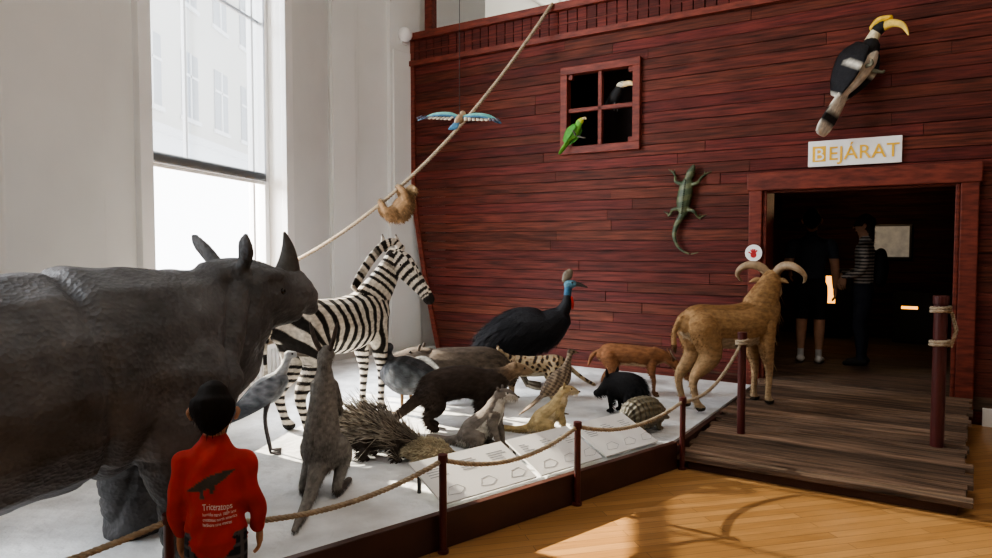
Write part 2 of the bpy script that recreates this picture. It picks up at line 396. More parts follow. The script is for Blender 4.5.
# ark window
mb=MB('window_3',['arktrim'])
a,b,c,d=WIN
mb.box((a-.09,-.05,c-.09),(b+.09,.06,c)); mb.box((a-.09,-.05,d),(b+.09,.06,d+.09)); mb.box((a-.09,-.05,c),(a,.06,d)); mb.box((b,-.05,c),(b+.09,.06,d))
mb.box(((a+b)/2-.025,-.02,c),((a+b)/2+.025,.04,d)); mb.box((a,-.02,(c+d)/2-.025),(b,.04,(c+d)/2+.025))
for (p,q) in ((a,c),(b-.06,c),(a,d-.06),(b-.06,d-.06)): mb.box((p,-.025,q),(p+.06,.03,q+.06))
mb.done(ARK,.006)
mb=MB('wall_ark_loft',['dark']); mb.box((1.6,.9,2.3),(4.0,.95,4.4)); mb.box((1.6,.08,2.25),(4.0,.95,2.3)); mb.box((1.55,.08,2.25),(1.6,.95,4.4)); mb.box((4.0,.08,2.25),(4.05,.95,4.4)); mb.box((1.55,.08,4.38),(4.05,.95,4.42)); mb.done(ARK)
# interior
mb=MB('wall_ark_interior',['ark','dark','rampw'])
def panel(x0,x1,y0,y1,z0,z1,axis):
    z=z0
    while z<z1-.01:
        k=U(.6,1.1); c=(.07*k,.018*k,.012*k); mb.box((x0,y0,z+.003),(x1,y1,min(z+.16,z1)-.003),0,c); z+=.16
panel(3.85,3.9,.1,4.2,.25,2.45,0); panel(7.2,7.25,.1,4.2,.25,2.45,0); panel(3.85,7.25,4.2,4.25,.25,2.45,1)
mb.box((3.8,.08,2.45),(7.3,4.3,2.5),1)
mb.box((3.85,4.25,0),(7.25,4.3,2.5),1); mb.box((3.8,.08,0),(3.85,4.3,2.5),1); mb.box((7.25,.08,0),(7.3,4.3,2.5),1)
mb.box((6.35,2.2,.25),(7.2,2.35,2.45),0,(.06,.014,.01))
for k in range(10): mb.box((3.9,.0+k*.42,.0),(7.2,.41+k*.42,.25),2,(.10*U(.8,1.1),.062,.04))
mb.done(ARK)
mb=MB('exhibit_poster',['poster','metal']); mb.box((5.12,4.14,1.4),(5.68,4.19,1.9),1); mb.box((5.15,4.13,1.43),(5.65,4.15,1.87),0); mb.done(ARK)
mb=MB('display_cabinet',['metal','lamp']); mb.box((4.55,3.8,.26),(4.95,4.18,1.25)); mb.box((4.62,3.79,.75),(4.75,3.81,1.15),1)
mb.done(ARK,.004)
mb=MB('display_case',['metal','lamp']); mb.box((5.5,3.7,.26),(6.3,4.18,.95)); mb.box((5.6,3.69,.72),(5.8,3.705,.76),1); mb.done(ARK,.004)
# ramp
mb=MB('entrance_ramp',['rampw','rim'])
n=25; y0=-2.7
for k in range(n):
    ya=y0+k*(2.62/n); yb=ya+2.62/n-U(.006,.012); za=.1+(ya-y0)/2.7*.15+U(-.003,.003); zb=.1+(yb-y0)/2.7*.15+U(-.003,.003)
    l=4.66+U(-.07,.02); r=6.40+U(-.02,.03); kk=U(.6,1.4)
    V=[(l,ya,za-.035),(r,ya,za-.035),(r,yb,zb-.035),(l,yb,zb-.035),(l,ya,za),(r,ya,za),(r,yb,zb),(l,yb,zb)]
    mb.add(V,[(3,2,1,0),(4,5,6,7),(0,1,5,4),(1,2,6,5),(2,3,7,6),(3,0,4,7)],0,(.175*kk,.115*kk,.078*kk))
V=[(4.72,-2.66,0),(6.35,-2.66,0),(6.35,-.09,0),(4.72,-.09,0),(4.72,-2.66,.06),(6.35,-2.66,.06),(6.35,-.09,.2),(4.72,-.09,.2)]
mb.add(V,[(3,2,1,0),(4,5,6,7),(0,1,5,4),(1,2,6,5),(2,3,7,6),(3,0,4,7)],1)
mb.done(ARK,.003)
mb=MB('baseboard_ark',['trim']); mb.box((6.5,-.05,0),(10.2,-.012,.16)); mb.done(ARK,.004)
# platform
A=(-.289,3.72);E=(1.29,5.09)
PH=.18
def lwx(Y): return -3.6+.1726*Y+.07
plat=[(lwx(1.08)+.0,1.08),A,E,(2.66,7.27),aw(.5,-.06,0)[:2],(-.78,10.3),(-1.93,8.92),(lwx(8.9),8.85)]
mb=MB('display_platform',['rim','snow'])
mb.poly(plat,0,PH-.02,0,0)
def inset(pts,d):
    out=[];n=len(pts)
    for i in range(n):
        p=Vector(pts[i-1]);q=Vector(pts[i]);r=Vector(pts[(i+1)%n])
        d1=(q-p).normalized();d2=(r-q).normalized(); n1=Vector((-d1.y,d1.x));n2=Vector((-d2.y,d2.x)); b=(n1+n2).normalized()
        out.append(tuple(q+b*d/max(.4,b.dot(n1))))
    return out
ins=inset(plat,.04); mb.poly(ins,0,PH,1,1)
mb.done(None,.004)
# top rim strip
mb=MB('trim_3',['rim'])
for p,q in ((plat[0],A),(A,E)):
    p=Vector((*p,0));q=Vector((*q,0)); d=(q-p); L=d.length; ang=math.atan2(d.y,d.x)
    mb.box((0,-.012,.0),(L,.035,PH+.012),mtx=Matrix.Translation(p)@Matrix.Rotation(ang,4,'Z'))
mb.done(None,.004)
# ---- rope barrier
def barrier():
    e=bpy.data.objects.new('rope_barrier',None); COL.objects.link(e)
    posts=[(-2.5,1.90),(-1.32,2.85),(-.275,3.67),(.50,4.36),(1.33,5.07)]
    m=MB('barrier_posts',['post','metal'])
    for p in posts: 
        m.cyl(p,.02,0.0,.5,0); m.cyl(p,.026,.48,.52,0); m.cyl(p,.03,0,.02,0)
    D=(1.90,5.52); m.cyl(D,.03,.14,.90,0); m.cyl(D,.036,.88,.93,0)
    Ep=(3.17,5.11); m.cyl(Ep,.045,.0,1.2,0); m.cyl(Ep,.052,1.18,1.24,0)
    o=m.done(None,.003); o.parent=e
    tops=[(p[0],p[1],.49) for p in posts]+[(D[0],D[1],.86)]
    sg=[.09,.11,.10,.09,.12]
    for i in range(len(tops)-1):
        o=rope('rope_span_%d'%(i+1),sag(tops[i],tops[i+1],sg[i]),.013).done(); o.parent=e
    for zc in (1.12,.88):
        pts=[(Ep[0]+.058*math.cos(t),Ep[1]+.058*math.sin(t),zc+.02*t/6.28) for t in np.linspace(0,12.5,40)]
        o=rope('rope_wrap',pts,.013).done(); o.parent=e
    pts=[(D[0]+.042*math.cos(t),D[1]+.042*math.sin(t),.83+.02*t/6.28) for t in np.linspace(0,12.5,40)]
    o=rope('rope_wrap',pts,.012).done(); o.parent=e
    o=rope('rope_tail',[(Ep[0]+.06,Ep[1]-.03,1.12),(Ep[0]+.085,Ep[1]-.05,1.0),(Ep[0]+.06,Ep[1]-.03,.88)],.014).done(); o.parent=e
barrier()
# ---- info panels
Av=Vector((*A,0));Ev=Vector((*E,0)); dr=(Ev-Av).normalized(); inn=Vector((-dr.y,dr.x,0))
for k,(t0,t1) in enumerate(((.06,.76),(.80,1.36),(1.40,1.96))):
    mb=MB('info_panel',['sign','ink','metal'])
    base=Av+dr*t0+inn*.06; L=t1-t0; tilt=math.radians(24)
    mt=Matrix.Translation(base+Vector((0,0,PH+.03)))@Matrix.Rotation(math.atan2(dr.y,dr.x),4,'Z')@Matrix.Rotation(tilt,4,'X')
    mb.box((0,0,-.012),(L,.36,0),0,mtx=mt)
    for c in range(3):
        x0=.05+c*L/3
        for r_ in range(5): mb.box((x0,.2+.02*r_,.0),(x0+L/3-.09-U(0,.05),.205+.02*r_,.001),1,mtx=mt)
        pts=[(x0+.02,.05),(x0+.06,.1),(x0+.12,.11),(x0+.15,.07),(x0+.1,.04)]
        for (p,q) in zip(pts,pts[1:]+pts[:1]):
            dx=Vector((q[0]-p[0],q[1]-p[1],0)); m2=mt@Matrix.Translation((p[0],p[1],0))@Matrix.Rotation(math.atan2(dx.y,dx.x),4,'Z'); mb.box((0,0,0),(dx.length,.002,.001),1,mtx=m2)
    for xx in (.05,L-.08):
        p=mt@Vector((xx,.32,-.012)); mb.cyl((p.x,p.y),.012,PH,p.z,2)
    mb.done()
# ---- big rope
Ra=(-2.25,7.6,1.37);Rb=(.66,8.62,4.44)
rp=sag(Ra,Rb,.39,40)
rope('climbing_rope',rp,.021,.11).done()
RB2=aw(3.55,-.12,0)
rope('rope_end',[(RB2[0],RB2[1],4.9),(RB2[0]+.01,RB2[1],4.6),(RB2[0]-.03,RB2[1],4.4),(RB2[0]-.02,RB2[1],4.27)],.03,.14).done()
# ---- entrance sign
def text(name,body,size,mtx,mat,ext=.002,spacing=1.0,off=0):
    cu=bpy.data.curves.new(name,'FONT'); cu.body=body; cu.size=size; cu.extrude=ext; cu.space_character=spacing; cu.offset=off
    ob=bpy.data.objects.new(name,cu); COL.objects.link(ob); cu.materials.append(M[mat]); ob.matrix_world=mtx; return ob
mb=MB('entrance_sign',['sign','yellow']); mb.box((5.02,-.035,2.364),(5.826,-.0,2.612)); mb.box((5.06,-.039,2.41),(5.18,-.03,2.56),1); sg_=mb.done(ARK,.003)
RX=Matrix.Rotation(math.radians(90),4,'X')
for nm,bd,sz,x,zz,mt_ in (('sign_letter','B',.165,5.075,2.425,'sign'),('sign_text','EJ\u00c1RAT',.185,5.2,2.42,'yellow')):
    t=text(nm,bd,sz,Matrix(),mt_,.002,off=.0005); t.parent=sg_; t.matrix_world=ARK@Matrix.Translation((x,-.041,zz))@RX
# no touch sign
mb=MB('no_touching_sign',['sign','red'])
def disc(c,r,y,mi):
    V=[(c[0]+r*math.cos(2*math.pi*j/28),y,c[1]+r*math.sin(2*math.pi*j/28)) for j in range(28)]
    V2=[(v[0],y+.01,v[2]) for v in V]; mb.add(V+V2,[tuple(range(28))]+[(j,28+j,28+(j+1)%28,(j+1)%28) for j in range(28)],mi)
disc((4.53,1.52),.085,-.09,0); disc((4.53,1.50),.03,-.093,1)
for a in (-40,-15,8,30,65): 
    an=math.radians(90+a); mb.box((0,-.095,-.007),(.055,-.091,.007),1,mtx=Matrix.Translation((4.53,0,1.505))@Matrix.Rotation(-an,4,'Y'))
mb.done(ARK)

# ============================================================ ANIMALS
def lerp(a,b,t): return tuple(a[i]*(1-t)+b[i]*t for i in range(3))
P_=PH
# --- rhinoceros
r=Critter('rhinoceros',.016,3)
r.c('body',[(-2.05,0,.88,.2,.26),(-1.85,0,.88,.36,.38),(-1.35,0,.86,.46,.44),(-.85,0,.83,.5,.47),(-.3,0,.87,.46,.46),(.04,0,.92,.38,.42),(.26,0,1.0,.27,.34),(.42,0,1.08,.2,.26)])
def hx(x): return .42+(x-.5)*.80
r.c('head',[(hx(x),0,z,a,b) for x,z,a,b in ((.42,1.12,.19,.24),(.58,1.165,.185,.2),(.74,1.155,.15,.165),(.88,1.145,.125,.135),(.99,1.15,.11,.115),(1.06,1.13,.085,.085))])
r.c('head',[(hx(.5),0,1.03,.14,.14),(hx(.75),0,1.04,.095,.075),(hx(.95),0,1.05,.075,.055)])
r.c('brow',[(hx(.66),.12,1.26,.045),(hx(.76),.12,1.26,.03)],mir=True)
r.c('lip',[(hx(1.0),0,1.11,.08,.055),(hx(1.12),0,1.07,.045,.05)])
r.c('nose',[(hx(.82),0,1.245,.085,.06),(hx(.98),0,1.235,.08,.06)])
r.c('neckfold',[(.26,0,.72,.2,.14),(.42,0,.8,.15,.12),(.5,0,.9,.1,.1)])
r.c('leg',[(.02,.22,.82,.24,.28),(-.02,.28,.58,.18,.2),(.02,.29,.34,.135,.15),(.02,.29,.16,.12,.13),(.04,.29,.08,.135,.14),(.06,.29,.05,.14,.15)],mir=True)
r.c('hleg',[(-1.6,.22,.82,.26,.32),(-1.52,.28,.56,.19,.22),(-1.68,.29,.34,.13,.14),(-1.64,.29,.15,.12,.13),(-1.6,.29,.05,.14,.15)],mir=True)
r.c('tail',[(-2.18,0,.98,.05),(-2.28,0,.7,.03),(-2.27,0,.5,.03)])
for sy in (1,-1):
    o_=.07 if sy>0 else 0
    r.c('ear',[(.42,.12*sy,1.32,.035,.035),(.40,.165*sy+o_*.4,1.385,.055,.028),(.385,.19*sy+o_*.8,1.43,.05,.022),(.38,.2*sy+o_*1.1,1.475,.018,.012)])
hb=hx(.92)
r.x('horn',[(hb,0,1.25,.065,.085),(hb+.012,0,1.33,.046,.06),(hb+.01,0,1.41,.027,.036),(hb-.01,0,1.485,.008,.010)],col=(.07,.066,.06),mi=2,ring=14)
for sx,lx in ((.06,1),(-1.6,1)):
    for sy in (1,-1):
        for dy in (-.08,0,.08): r.x('nail',[(sx+.12-abs(dy)*.5,.29*sy+dy,.06,.035,.04),(sx+.15-abs(dy)*.5,.29*sy+dy,.025,.04,.03)],col=(.13,.125,.11),mi=2)
r.eye((hx(.76),.138,1.18),.018)
r.x('nostril',[(hx(1.04),.075,1.14,.012,.02),(hx(1.06),.07,1.13,.01,.016)],col=(.02,.02,.02),mir=True)
def rdisp(p,s,t):
    x,y,z=p[:,0],p[:,1],p[:,2]; d=np.zeros(len(p))
    def g(v,w): return np.exp(-(v/w)**2)
    body=np.isin(t,['body','leg','hleg','neckfold'])
    d-=.028*g(x+.38+.12*(z-.9),.026)*(z>.35)*body; d+=.014*g(x+.30+.12*(z-.9),.06)*body
    d-=.030*g(x+1.42-.15*(z-.9),.028)*body; d+=.012*g(x+1.5-.15*(z-.9),.06)*body
    d-=.028*g(x-.20-.35*(z-.9),.022)*body; d+=.014*g(x-.27-.35*(z-.9),.05)*body
    d-=.020*g(x-.35-.3*(z-.9),.02)*(z>.7)
    leg=np.isin(t,['leg','hleg','body'])
    d-=.024*g(z-.52-.1*x*(x>-.8),.022)*leg*((x>-.35)|(x<-1.4))
    d-=.012*(g(z-.30,.014)+g(z-.2,.012))*np.isin(t,['leg','hleg'])
    d+=.006*np.sin(x*23+z*11)*np.sin(z*19-x*7)*np.sin(y*17)
    wr=np.sin(x*60+4*np.sin(z*9+y*6)); d-=.004*np.maximum(0,wr)**4*body*(x>-.1)
    d-=.003*np.maximum(0,np.sin(z*70+3*np.sin(x*11)))**4*leg*(z<.6)
    hd=np.isin(t,['head','lip','nose']); d-=.008*(g(x-hx(.92)+.2*(z-1.1),.012)+g(x-hx(.66),.012)+g(x-hx(.6),.01))*hd
    return d
def rcol(t,s,p,n):
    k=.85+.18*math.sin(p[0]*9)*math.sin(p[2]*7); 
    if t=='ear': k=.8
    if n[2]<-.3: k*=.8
    return (.125*k,.124*k,.127*k)
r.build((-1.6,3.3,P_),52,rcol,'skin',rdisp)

# --- zebra
z=Critter('zebra',.0085,3)
z.c('trunk',[(-.60,0,.80,.1,.12),(-.48,0,.81,.18,.21),(-.2,0,.78,.205,.22),(.1,0,.77,.2,.23),(.34,0,.82,.17,.225),(.47,0,.87,.13,.19)])
z.c('neck',[(.36,0,.87,.13,.21),(.48,-.02,1.02,.095,.17),(.57,-.05,1.16,.08,.135),(.63,-.08,1.29,.07,.10)])
z.c('head',[(.63,-.07,1.31,.075,.095),(.65,-.16,1.25,.078,.11),(.67,-.27,1.13,.058,.083),(.69,-.37,1.01,.046,.058),(.70,-.41,.95,.046,.05)],ref=(1,.2,0))
z.c('mane',[(.20,0,1.06,.016,.04),(.30,-.01,1.19,.018,.05),(.40,-.03,1.31,.018,.05),(.51,-.06,1.41,.018,.045),(.60,-.11,1.45,.018,.035),(.65,-.17,1.39,.015,.03)])
z.front(.42,.1,.80,.075,.034); z.hind(-.44,.11,.80,.1,.038)
z.c('tail',[(-.68,0,.86,.03),(-.75,0,.7,.018),(-.75,0,.5,.016),(-.74,0,.34,.03),(-.74,0,.25,.012)])
for ex,ey in ((.57,-.04),(.71,-.08)):
    z.x('ear',[(ex,ey,1.38,.022,.02),(ex-.01,ey+.01,1.44,.035,.018),(ex-.02,ey+.02,1.51,.008,.006)],ref=(1,0,0))
z.eye((.592,-.19,1.25),.015,False); z.eye((.725,-.21,1.22),.015,False)
def st(ph,d=.08):
    v=math.sin(2*math.pi*ph)+.05
    t=min(1,max(0,(v+.18)/.36)); return lerp((.018,.015,.013),(.68,.62,.54),t)
def zcol(t,s,p,n):
    x,y,zz=p
    w=.012*math.sin(zz*23+x*9)
    if t=='mane': return st(s*9+.2) if n[2]<.8 else lerp(st(s*9+.2),(.02,.02,.02),.4)
    if t=='ear': return (.05,.045,.04) if s>.75 or s<.2 else (.6,.55,.48)
    if t=='tail': return (.03,.025,.02) if s>.55 else st(s*14)
    if t=='neck': return st(s*6.5+.3+w)
    if t=='head':
        if s>.86: return (.025,.02,.018)
        return st(s*11+abs(x-.65)*9)
    if t in('leg','hleg') and zz<.52:
        if zz<.045: return (.02,.018,.016)
        return st(zz/.058+w*8+x*2)
    if x>-.12: return st((x+w)/.095+.12*math.sin(zz*7))
    ph=math.atan2(zz-.38,-(x+.12)); return st(-.12/.095-(1-ph/(math.pi/2))*6.5+w*6)
z.build((-1.28,5.78,P_),60,zcol,'fur')

# --- aoudad
a=Critter('barbary_sheep',.009,3)
a.c('trunk',[(-.46,0,.72,.08,.1),(-.36,0,.73,.14,.17),(-.1,0,.70,.17,.19),(.15,0,.70,.165,.2),(.34,0,.78,.13,.18),(.44,.01,.88,.09,.14)])
a.c('neck',[(.32,0,.84,.12,.18),(.42,.02,.98,.09,.14),(.48,.03,1.09,.075,.1)])
a.c('head',[(.47,.03,1.11,.07,.075),(.55,.08,1.10,.065,.075),(.63,.13,1.03,.048,.055),(.70,.17,.96,.035,.038)],ref=(-.51,.86,0))
a.front(.34,.09,.70,.07,.03,.02); a.hind(-.36,.1,.72,.095,.032,-.03)
a.c('tail',[(-.52,0,.78,.03),(-.58,0,.68,.02),(-.58,0,.56,.025),(-.57,0,.5,.012)])
for sg2 in (1,-1):
    o=np.array((-.51,.86,0))*sg2; b=np.array((.5,.05,1.15))+o*.035
    f=np.array((.86,.51,0))
    pts=[]
    for (q,u,f_,rr) in ((0,0,0,.038),(.06,.06,-.03,.04),(.14,.075,-.06,.036),(.215,.045,-.07,.029),(.26,-.01,-.04,.020),(.25,-.06,0,.012),(.23,-.08,.02,.005)):
        pp=b+o*q+f*f_+np.array((0,0,u)); pts.append((*pp,rr))
    a.x('horn',pts,ref=(0.3,.2,1),col=(.36,.26,.16),mi=2,ring=12,sub=5)
    q=np.array((.5,.05,1.09))+o*.06
    a.x('ear',[(*q,.014),(*(q+o*.06+np.array((-.02,0,.0))),.024),(*(q+o*.11+np.array((-.03,0,-.02))),.006)],ref=(0,0,1),col=(.38,.24,.12))
q=np.array((.58,.10,1.10)); a.eye(tuple(q+np.array((-.51,.86,0))*.058),.012,False); a.eye(tuple(q-np.array((-.51,.86,0))*.058),.012,False)
def acol(t,s,p,n):
    c=(.38,.235,.115)
    if t in('leg','hleg'): c=lerp((.50,.37,.23),(.38,.23,.11),min(1,p[2]/.6)); 
    if t in('leg','hleg') and p[2]<.04: c=(.05,.04,.03)
    if t=='trunk' and n[2]<-.5: c=(.6,.48,.33)
    if t in('trunk','neck') and n[2]>.75: c=(.27,.15,.065)
    if t=='head' and s>.7: c=(.5,.38,.25)
    if t=='tail' and s>.6: c=(.15,.08,.04)
    return c
a.build((2.04,6.25,P_+.015),22,acol,'fur',fur=[dict(n=7000,len=.022,lift=.2,w=.0025,flow=(-1,0,-.5)),
  dict(n=500,len=.11,lift=.12,w=.004,flow=(.15,0,-1),tags=('neck','trunk'),f=lambda p,n:p[0]>.34 and n[0]>.4,col=(.48,.33,.18)),
  dict(n=350,len=.09,lift=.15,w=.004,flow=(.05,0,-1),tags=('leg',),f=lambda p,n:p[2]>.36 and p[2]<.62 and n[0]>0,col=(.5,.36,.21))])

# --- cassowary
c=Critter('cassowary',.009,3)
c.c('body',[(-.46,0,.38,.05,.05),(-.34,0,.46,.15,.16),(-.08,0,.56,.21,.24),(.18,0,.59,.175,.2),(.33,0,.69,.10,.13)])
c.c('neck',[(.30,0,.68,.10,.10),(.385,0,.82,.055,.06),(.40,0,.93,.036,.038),(.41,0,1.02,.038,.04)])
c.c('head',[(.4,0,1.03,.04,.046),(.46,0,1.035,.036,.038)])
c.x('beak',[(.47,0,1.035,.022,.028),(.53,0,1.025,.015,.019),(.595,0,1.0,.004,.006)],col=(.05,.045,.04),mi=2)
c.x('casque',[(.37,0,1.06,.016,.03),(.40,0,1.12,.018,.05),(.43,0,1.17,.012,.028)],col=(.16,.13,.09),mi=2)
c.c('thigh',[(-.02,.09,.4,.08),(.0,.1,.28,.05),(-.04,.1,.2,.03)],mir=True)
c.x('shank',[(-.03,.1,.24,.026),(-.06,.1,.16,.022),(.0,.1,.04,.018)],mir=True)
for dy in (-.05,0,.05): c.x('toe',[(0,.1,.035,.017),(.08,.1+dy,.018,.014),(.14,.1+dy*1.6,.01,.006)],mir=True)
c.x('wattle',[(.44,.012,.90,.014),(.45,.015,.84,.016),(.45,.015,.79,.008)],mir=True,col=(.5,.04,.03))
c.eye((.445,.036,1.05),.010)
def ccol(t,s,p,n):
    if t=='neck': return (.04,.12,.20) if s>.6 else (.012,.012,.014)
    if t=='head': return (.10,.22,.28)
    if t in('shank','toe'): return (.10,.085,.06)
    return (.012,.012,.014)
c.build((.31,7.15,P_),-3,ccol,'feather',fur=[dict(n=6500,len=.12,lift=.25,w=.004,flow=(-1,0,-.75),tags=('body','thigh')),dict(n=500,len=.05,lift=.2,w=.003,tags=('neck',),f=lambda p,n:p[2]<.88,flow=(-.3,0,-1))])

# --- small antelope (muntjac)
d=Critter('muntjac_deer',.007,3)
d.c('trunk',[(-.25,0,.34,.05,.055),(-.19,0,.35,.075,.09),(0,0,.34,.085,.09),(.15,0,.33,.075,.085),(.24,0,.34,.05,.065)])
d.c('neck',[(.18,0,.35,.055,.07),(.28,0,.33,.04,.048),(.35,0,.28,.036,.04)])
d.c('head',[(.35,0,.28,.038,.04),(.40,0,.23,.034,.036),(.46,0,.16,.02,.022),(.475,0,.145,.016,.016)])
d.front(.17,.05,.30,.032,.013,.02); d.hind(-.19,.055,.33,.05,.014,-.02)
d.x('tail',[(-.27,0,.37,.018),(-.33,0,.33,.02),(-.36,0,.25,.008)])
d.x('ear',[(.34,.03,.31,.01),(.32,.06,.35,.02,.008),(.30,.08,.39,.005,.004)],mir=True)
d.x('antler',[(.36,.02,.315,.008),(.33,.025,.36,.006),(.32,.03,.39,.003)],mir=True,col=(.2,.15,.1),mi=2)
d.eye((.40,.033,.245),.008)
def dcol(t,s,p,n):
    c=(.25,.115,.055)
    if t in('leg','hleg') : c=lerp((.08,.04,.02),c,min(1,p[2]/.25))
    if n[2]<-.6: c=(.5,.36,.22)
    if t=='head' and s>.8: c=(.08,.04,.03)
    return c
d.build((1.28,6.75,P_),-8,dcol,'fur',fur=[dict(n=3500,len=.018,lift=.2,w=.002)],scale=1.12)

# --- peccary
p=Critter('collared_peccary',.008,2)
p.c('trunk',[(-.18,0,.22,.06,.08),(-.1,0,.24,.1,.12),(.05,0,.24,.1,.12),(.15,0,.23,.08,.1)])
p.c('head',[(.12,0,.24,.08,.09),(.2,0,.2,.06,.065),(.28,0,.15,.035,.035),(.32,0,.13,.03,.03)])
p.front(.1,.06,.2,.035,.016); p.hind(-.12,.06,.2,.045,.017)
p.x('ear',[(.15,.05,.3,.015),(.14,.07,.35,.018,.008),(.14,.075,.38,.004)],mir=True); p.eye((.21,.05,.22),.008)
p.build((1.08,6.0,P_),130,lambda t,s,q,n:(.018,.017,.018),'fur',fur=[dict(n=4500,len=.045,lift=.4,w=.0025)],scale=.98)

# --- tayra
t=Critter('tayra',.0085,3)
t.c('trunk',[(-.33,0,.26,.07,.09),(-.24,0,.33,.11,.13),(-.05,0,.37,.12,.13),(.12,0,.35,.11,.12),(.24,0,.37,.085,.1)])
t.c('neck',[(.2,0,.38,.08,.09),(.30,0,.42,.06,.065),(.36,0,.45,.055,.055)])
t.c('head',[(.35,0,.46,.055,.055),(.41,0,.455,.05,.048),(.47,0,.44,.03,.03),(.495,0,.435,.02,.02)])
t.front(.2,.07,.33,.055,.028,.03); t.front(.1,-.07,.33,.05,.026,-.02,mir=False)
t.hind(-.27,.08,.30,.07,.028)
t.c('tail',[(-.36,0,.26,.05),(-.48,0,.16,.04),(-.6,0,.08,.03),(-.68,0,.06,.015)])
t.x('ear',[(.37,.045,.49,.014),(.365,.055,.52,.02,.01)],mir=True); t.eye((.44,.036,.47),.008)
def tcol(tt,s,q,n):
    if tt=='head' or tt=='ear': return (.27,.19,.12)
    if tt=='neck': return lerp((.04,.028,.02),(.24,.16,.1),s)
    return (.044,.031,.024)
t.build((-.22,5.5,P_),6,tcol,'fur',fur=[dict(n=7500,len=.035,lift=.2,w=.0028)])

# --- capybara behind
k=Critter('capybara',.009,3)
k.c('trunk',[(-.33,0,.24,.09,.1),(-.2,0,.29,.14,.15),(.0,0,.29,.15,.15),(.2,0,.29,.13,.14),(.3,0,.31,.09,.1)])
k.c('head',[(.27,0,.34,.085,.09),(.38,0,.36,.07,.075),(.48,0,.34,.055,.06),(.52,0,.33,.05,.055)])
k.front(.22,.09,.25,.05,.024); k.hind(-.22,.1,.26,.07,.025)
k.x('ear',[(.33,.06,.42,.012),(.32,.075,.45,.016,.01)],mir=True); k.eye((.40,.06,.40),.009)
k.build((-.30,6.4,P_),172,lambda t,s,q,n:(.10,.078,.06),'fur',fur=[dict(n=5500,len=.035,lift=.25,w=.003)],scale=1.16)

# --- grey goose
g=Critter('grey_goose',.008,3)
g.c('body',[(-.26,0,.24,.03,.02),(-.16,0,.26,.10,.09),(0,0,.26,.14,.14),(.12,0,.27,.10,.11)])
g.c('neck',[(.1,0,.3,.06,.07),(.16,0,.38,.034,.036),(.16,0,.43,.03,.03)])
g.c('head',[(.15,0,.445,.034,.036),(.19,0,.445,.027,.028)])
g.x('beak',[(.2,0,.44,.018,.018),(.25,0,.425,.012,.008)],col=(.1,.1,.08),mi=2)
g.x('wing',[(.08,.12,.29,.015,.06),(-.05,.145,.29,.018,.095),(-.2,.09,.27,.012,.06),(-.32,.03,.25,.006,.015)],mir=True)
g.x('leg_',[(0,.05,.18,.014),(.0,.05,.02,.009)],mir=True,col=(.2,.12,.06))
for dy in (-.03,0,.03): g.x('toe',[(0,.05,.015,.007),(.06,.05+dy,.008,.004)],mir=True,col=(.2,.12,.06))
g.eye((.18,.027,.455),.006)
def gcol(t,s,q,n):
    if t=='wing': return (.04,.045,.052) if math.sin(q[0]*55+q[2]*30)>-.55 else (.10,.11,.12)
    k=.8+.5*(math.sin(q[0]*70)>.3); return (.06*k,.062*k,.068*k)
g.build((-.76,6.05,P_),150,gcol,'feather',scale=1.22)

# --- wallaby
w=Critter('wallaby',.008,3)
w.c('trunk',[(-.06,0,.2,.085,.10),(-.04,0,.32,.105,.125),(-.01,0,.47,.085,.1),(.02,0,.61,.066,.075),(.04,0,.70,.045,.05)])
w.c('head',[(.03,0,.73,.042,.045),(.07,0,.79,.045,.05),(.13,0,.785,.034,.036),(.19,0,.765,.022,.022)])
w.c('hleg',[(-.02,.065,.27,.065,.1),(.09,.09,.2,.055,.07),(.0,.095,.12,.036,.045),(-.09,.095,.05,.025,.03),(.02,.1,.028,.024,.02),(.17,.105,.022,.02,.014)],mir=True)
w.c('tail',[(-.1,0,.2,.06),(-.22,.0,.11,.04),(-.36,.0,.045,.03),(-.5,-.01,.028,.023),(-.62,-.02,.022,.012)])
w.c('arm',[(.03,.05,.62,.032),(.07,.07,.52,.024),(.13,.065,.45,.017),(.17,.06,.42,.014)],mir=True)
w.x('ear',[(.05,.03,.82,.016),(.035,.055,.88,.012,.028),(.03,.07,.94,.01,.022),(.03,.078,.975,.004,.006)],mir=True)
w.eye((.11,.038,.805),.008)
w.build((-.99,4.08,P_),88,lambda t,s,q,n:(.10,.08,.07) if t in('ear',) or (t=='hleg' and q[2]<.05) else (.22,.205,.185) if n[0]<.3 else (.34,.30,.25),'fur',fur=[dict(n=10000,len=.025,lift=.25,w=.0022,flow=(-.2,0,-1))])

# --- crane-like grey bird
b=Critter('grey_stork',.007,3)
b.c('body',[(-.2,0,.24,.015,.015),(-.12,0,.31,.05,.05),(0,0,.39,.08,.085),(.07,0,.45,.05,.06)])
b.c('neck',[(.06,0,.46,.045,.045),(.1,0,.53,.025,.026),(.12,0,.585,.023,.023)])
b.c('head',[(.12,0,.6,.025,.026),(.16,0,.6,.02,.02)])
b.x('beak',[(.17,0,.6,.013,.013),(.24,0,.585,.003,.004)],col=(.12,.1,.08),mi=2)
b.x('wing',[(.06,.065,.46,.014,.04),(-.03,.085,.38,.016,.07),(-.14,.06,.29,.01,.05),(-.26,.02,.2,.004,.015)],mir=True)
b.x('leg_',[(0,.04,.34,.022),(-.02,.04,.2,.01),(.01,.04,.02,.008)],mir=True,col=(.08,.07,.07))
for dy in (-.03,0,.03): b.x('toe',[(0.01,.04,.012,.006),(.07,.04+dy,.006,.004)],mir=True,col=(.08,.07,.07))
b.eye((.145,.021,.607),.006)
b.build((-1.55,4.85,P_),15,lambda t,s,q,n:(.36,.37,.38) if t in('head','neck') else ((.20,.215,.235) if t!='wing' else ((.10,.11,.125) if q[2]<.33 or math.sin(q[0]*90)>.5 else (.24,.25,.27))),'feather',scale=1.12)

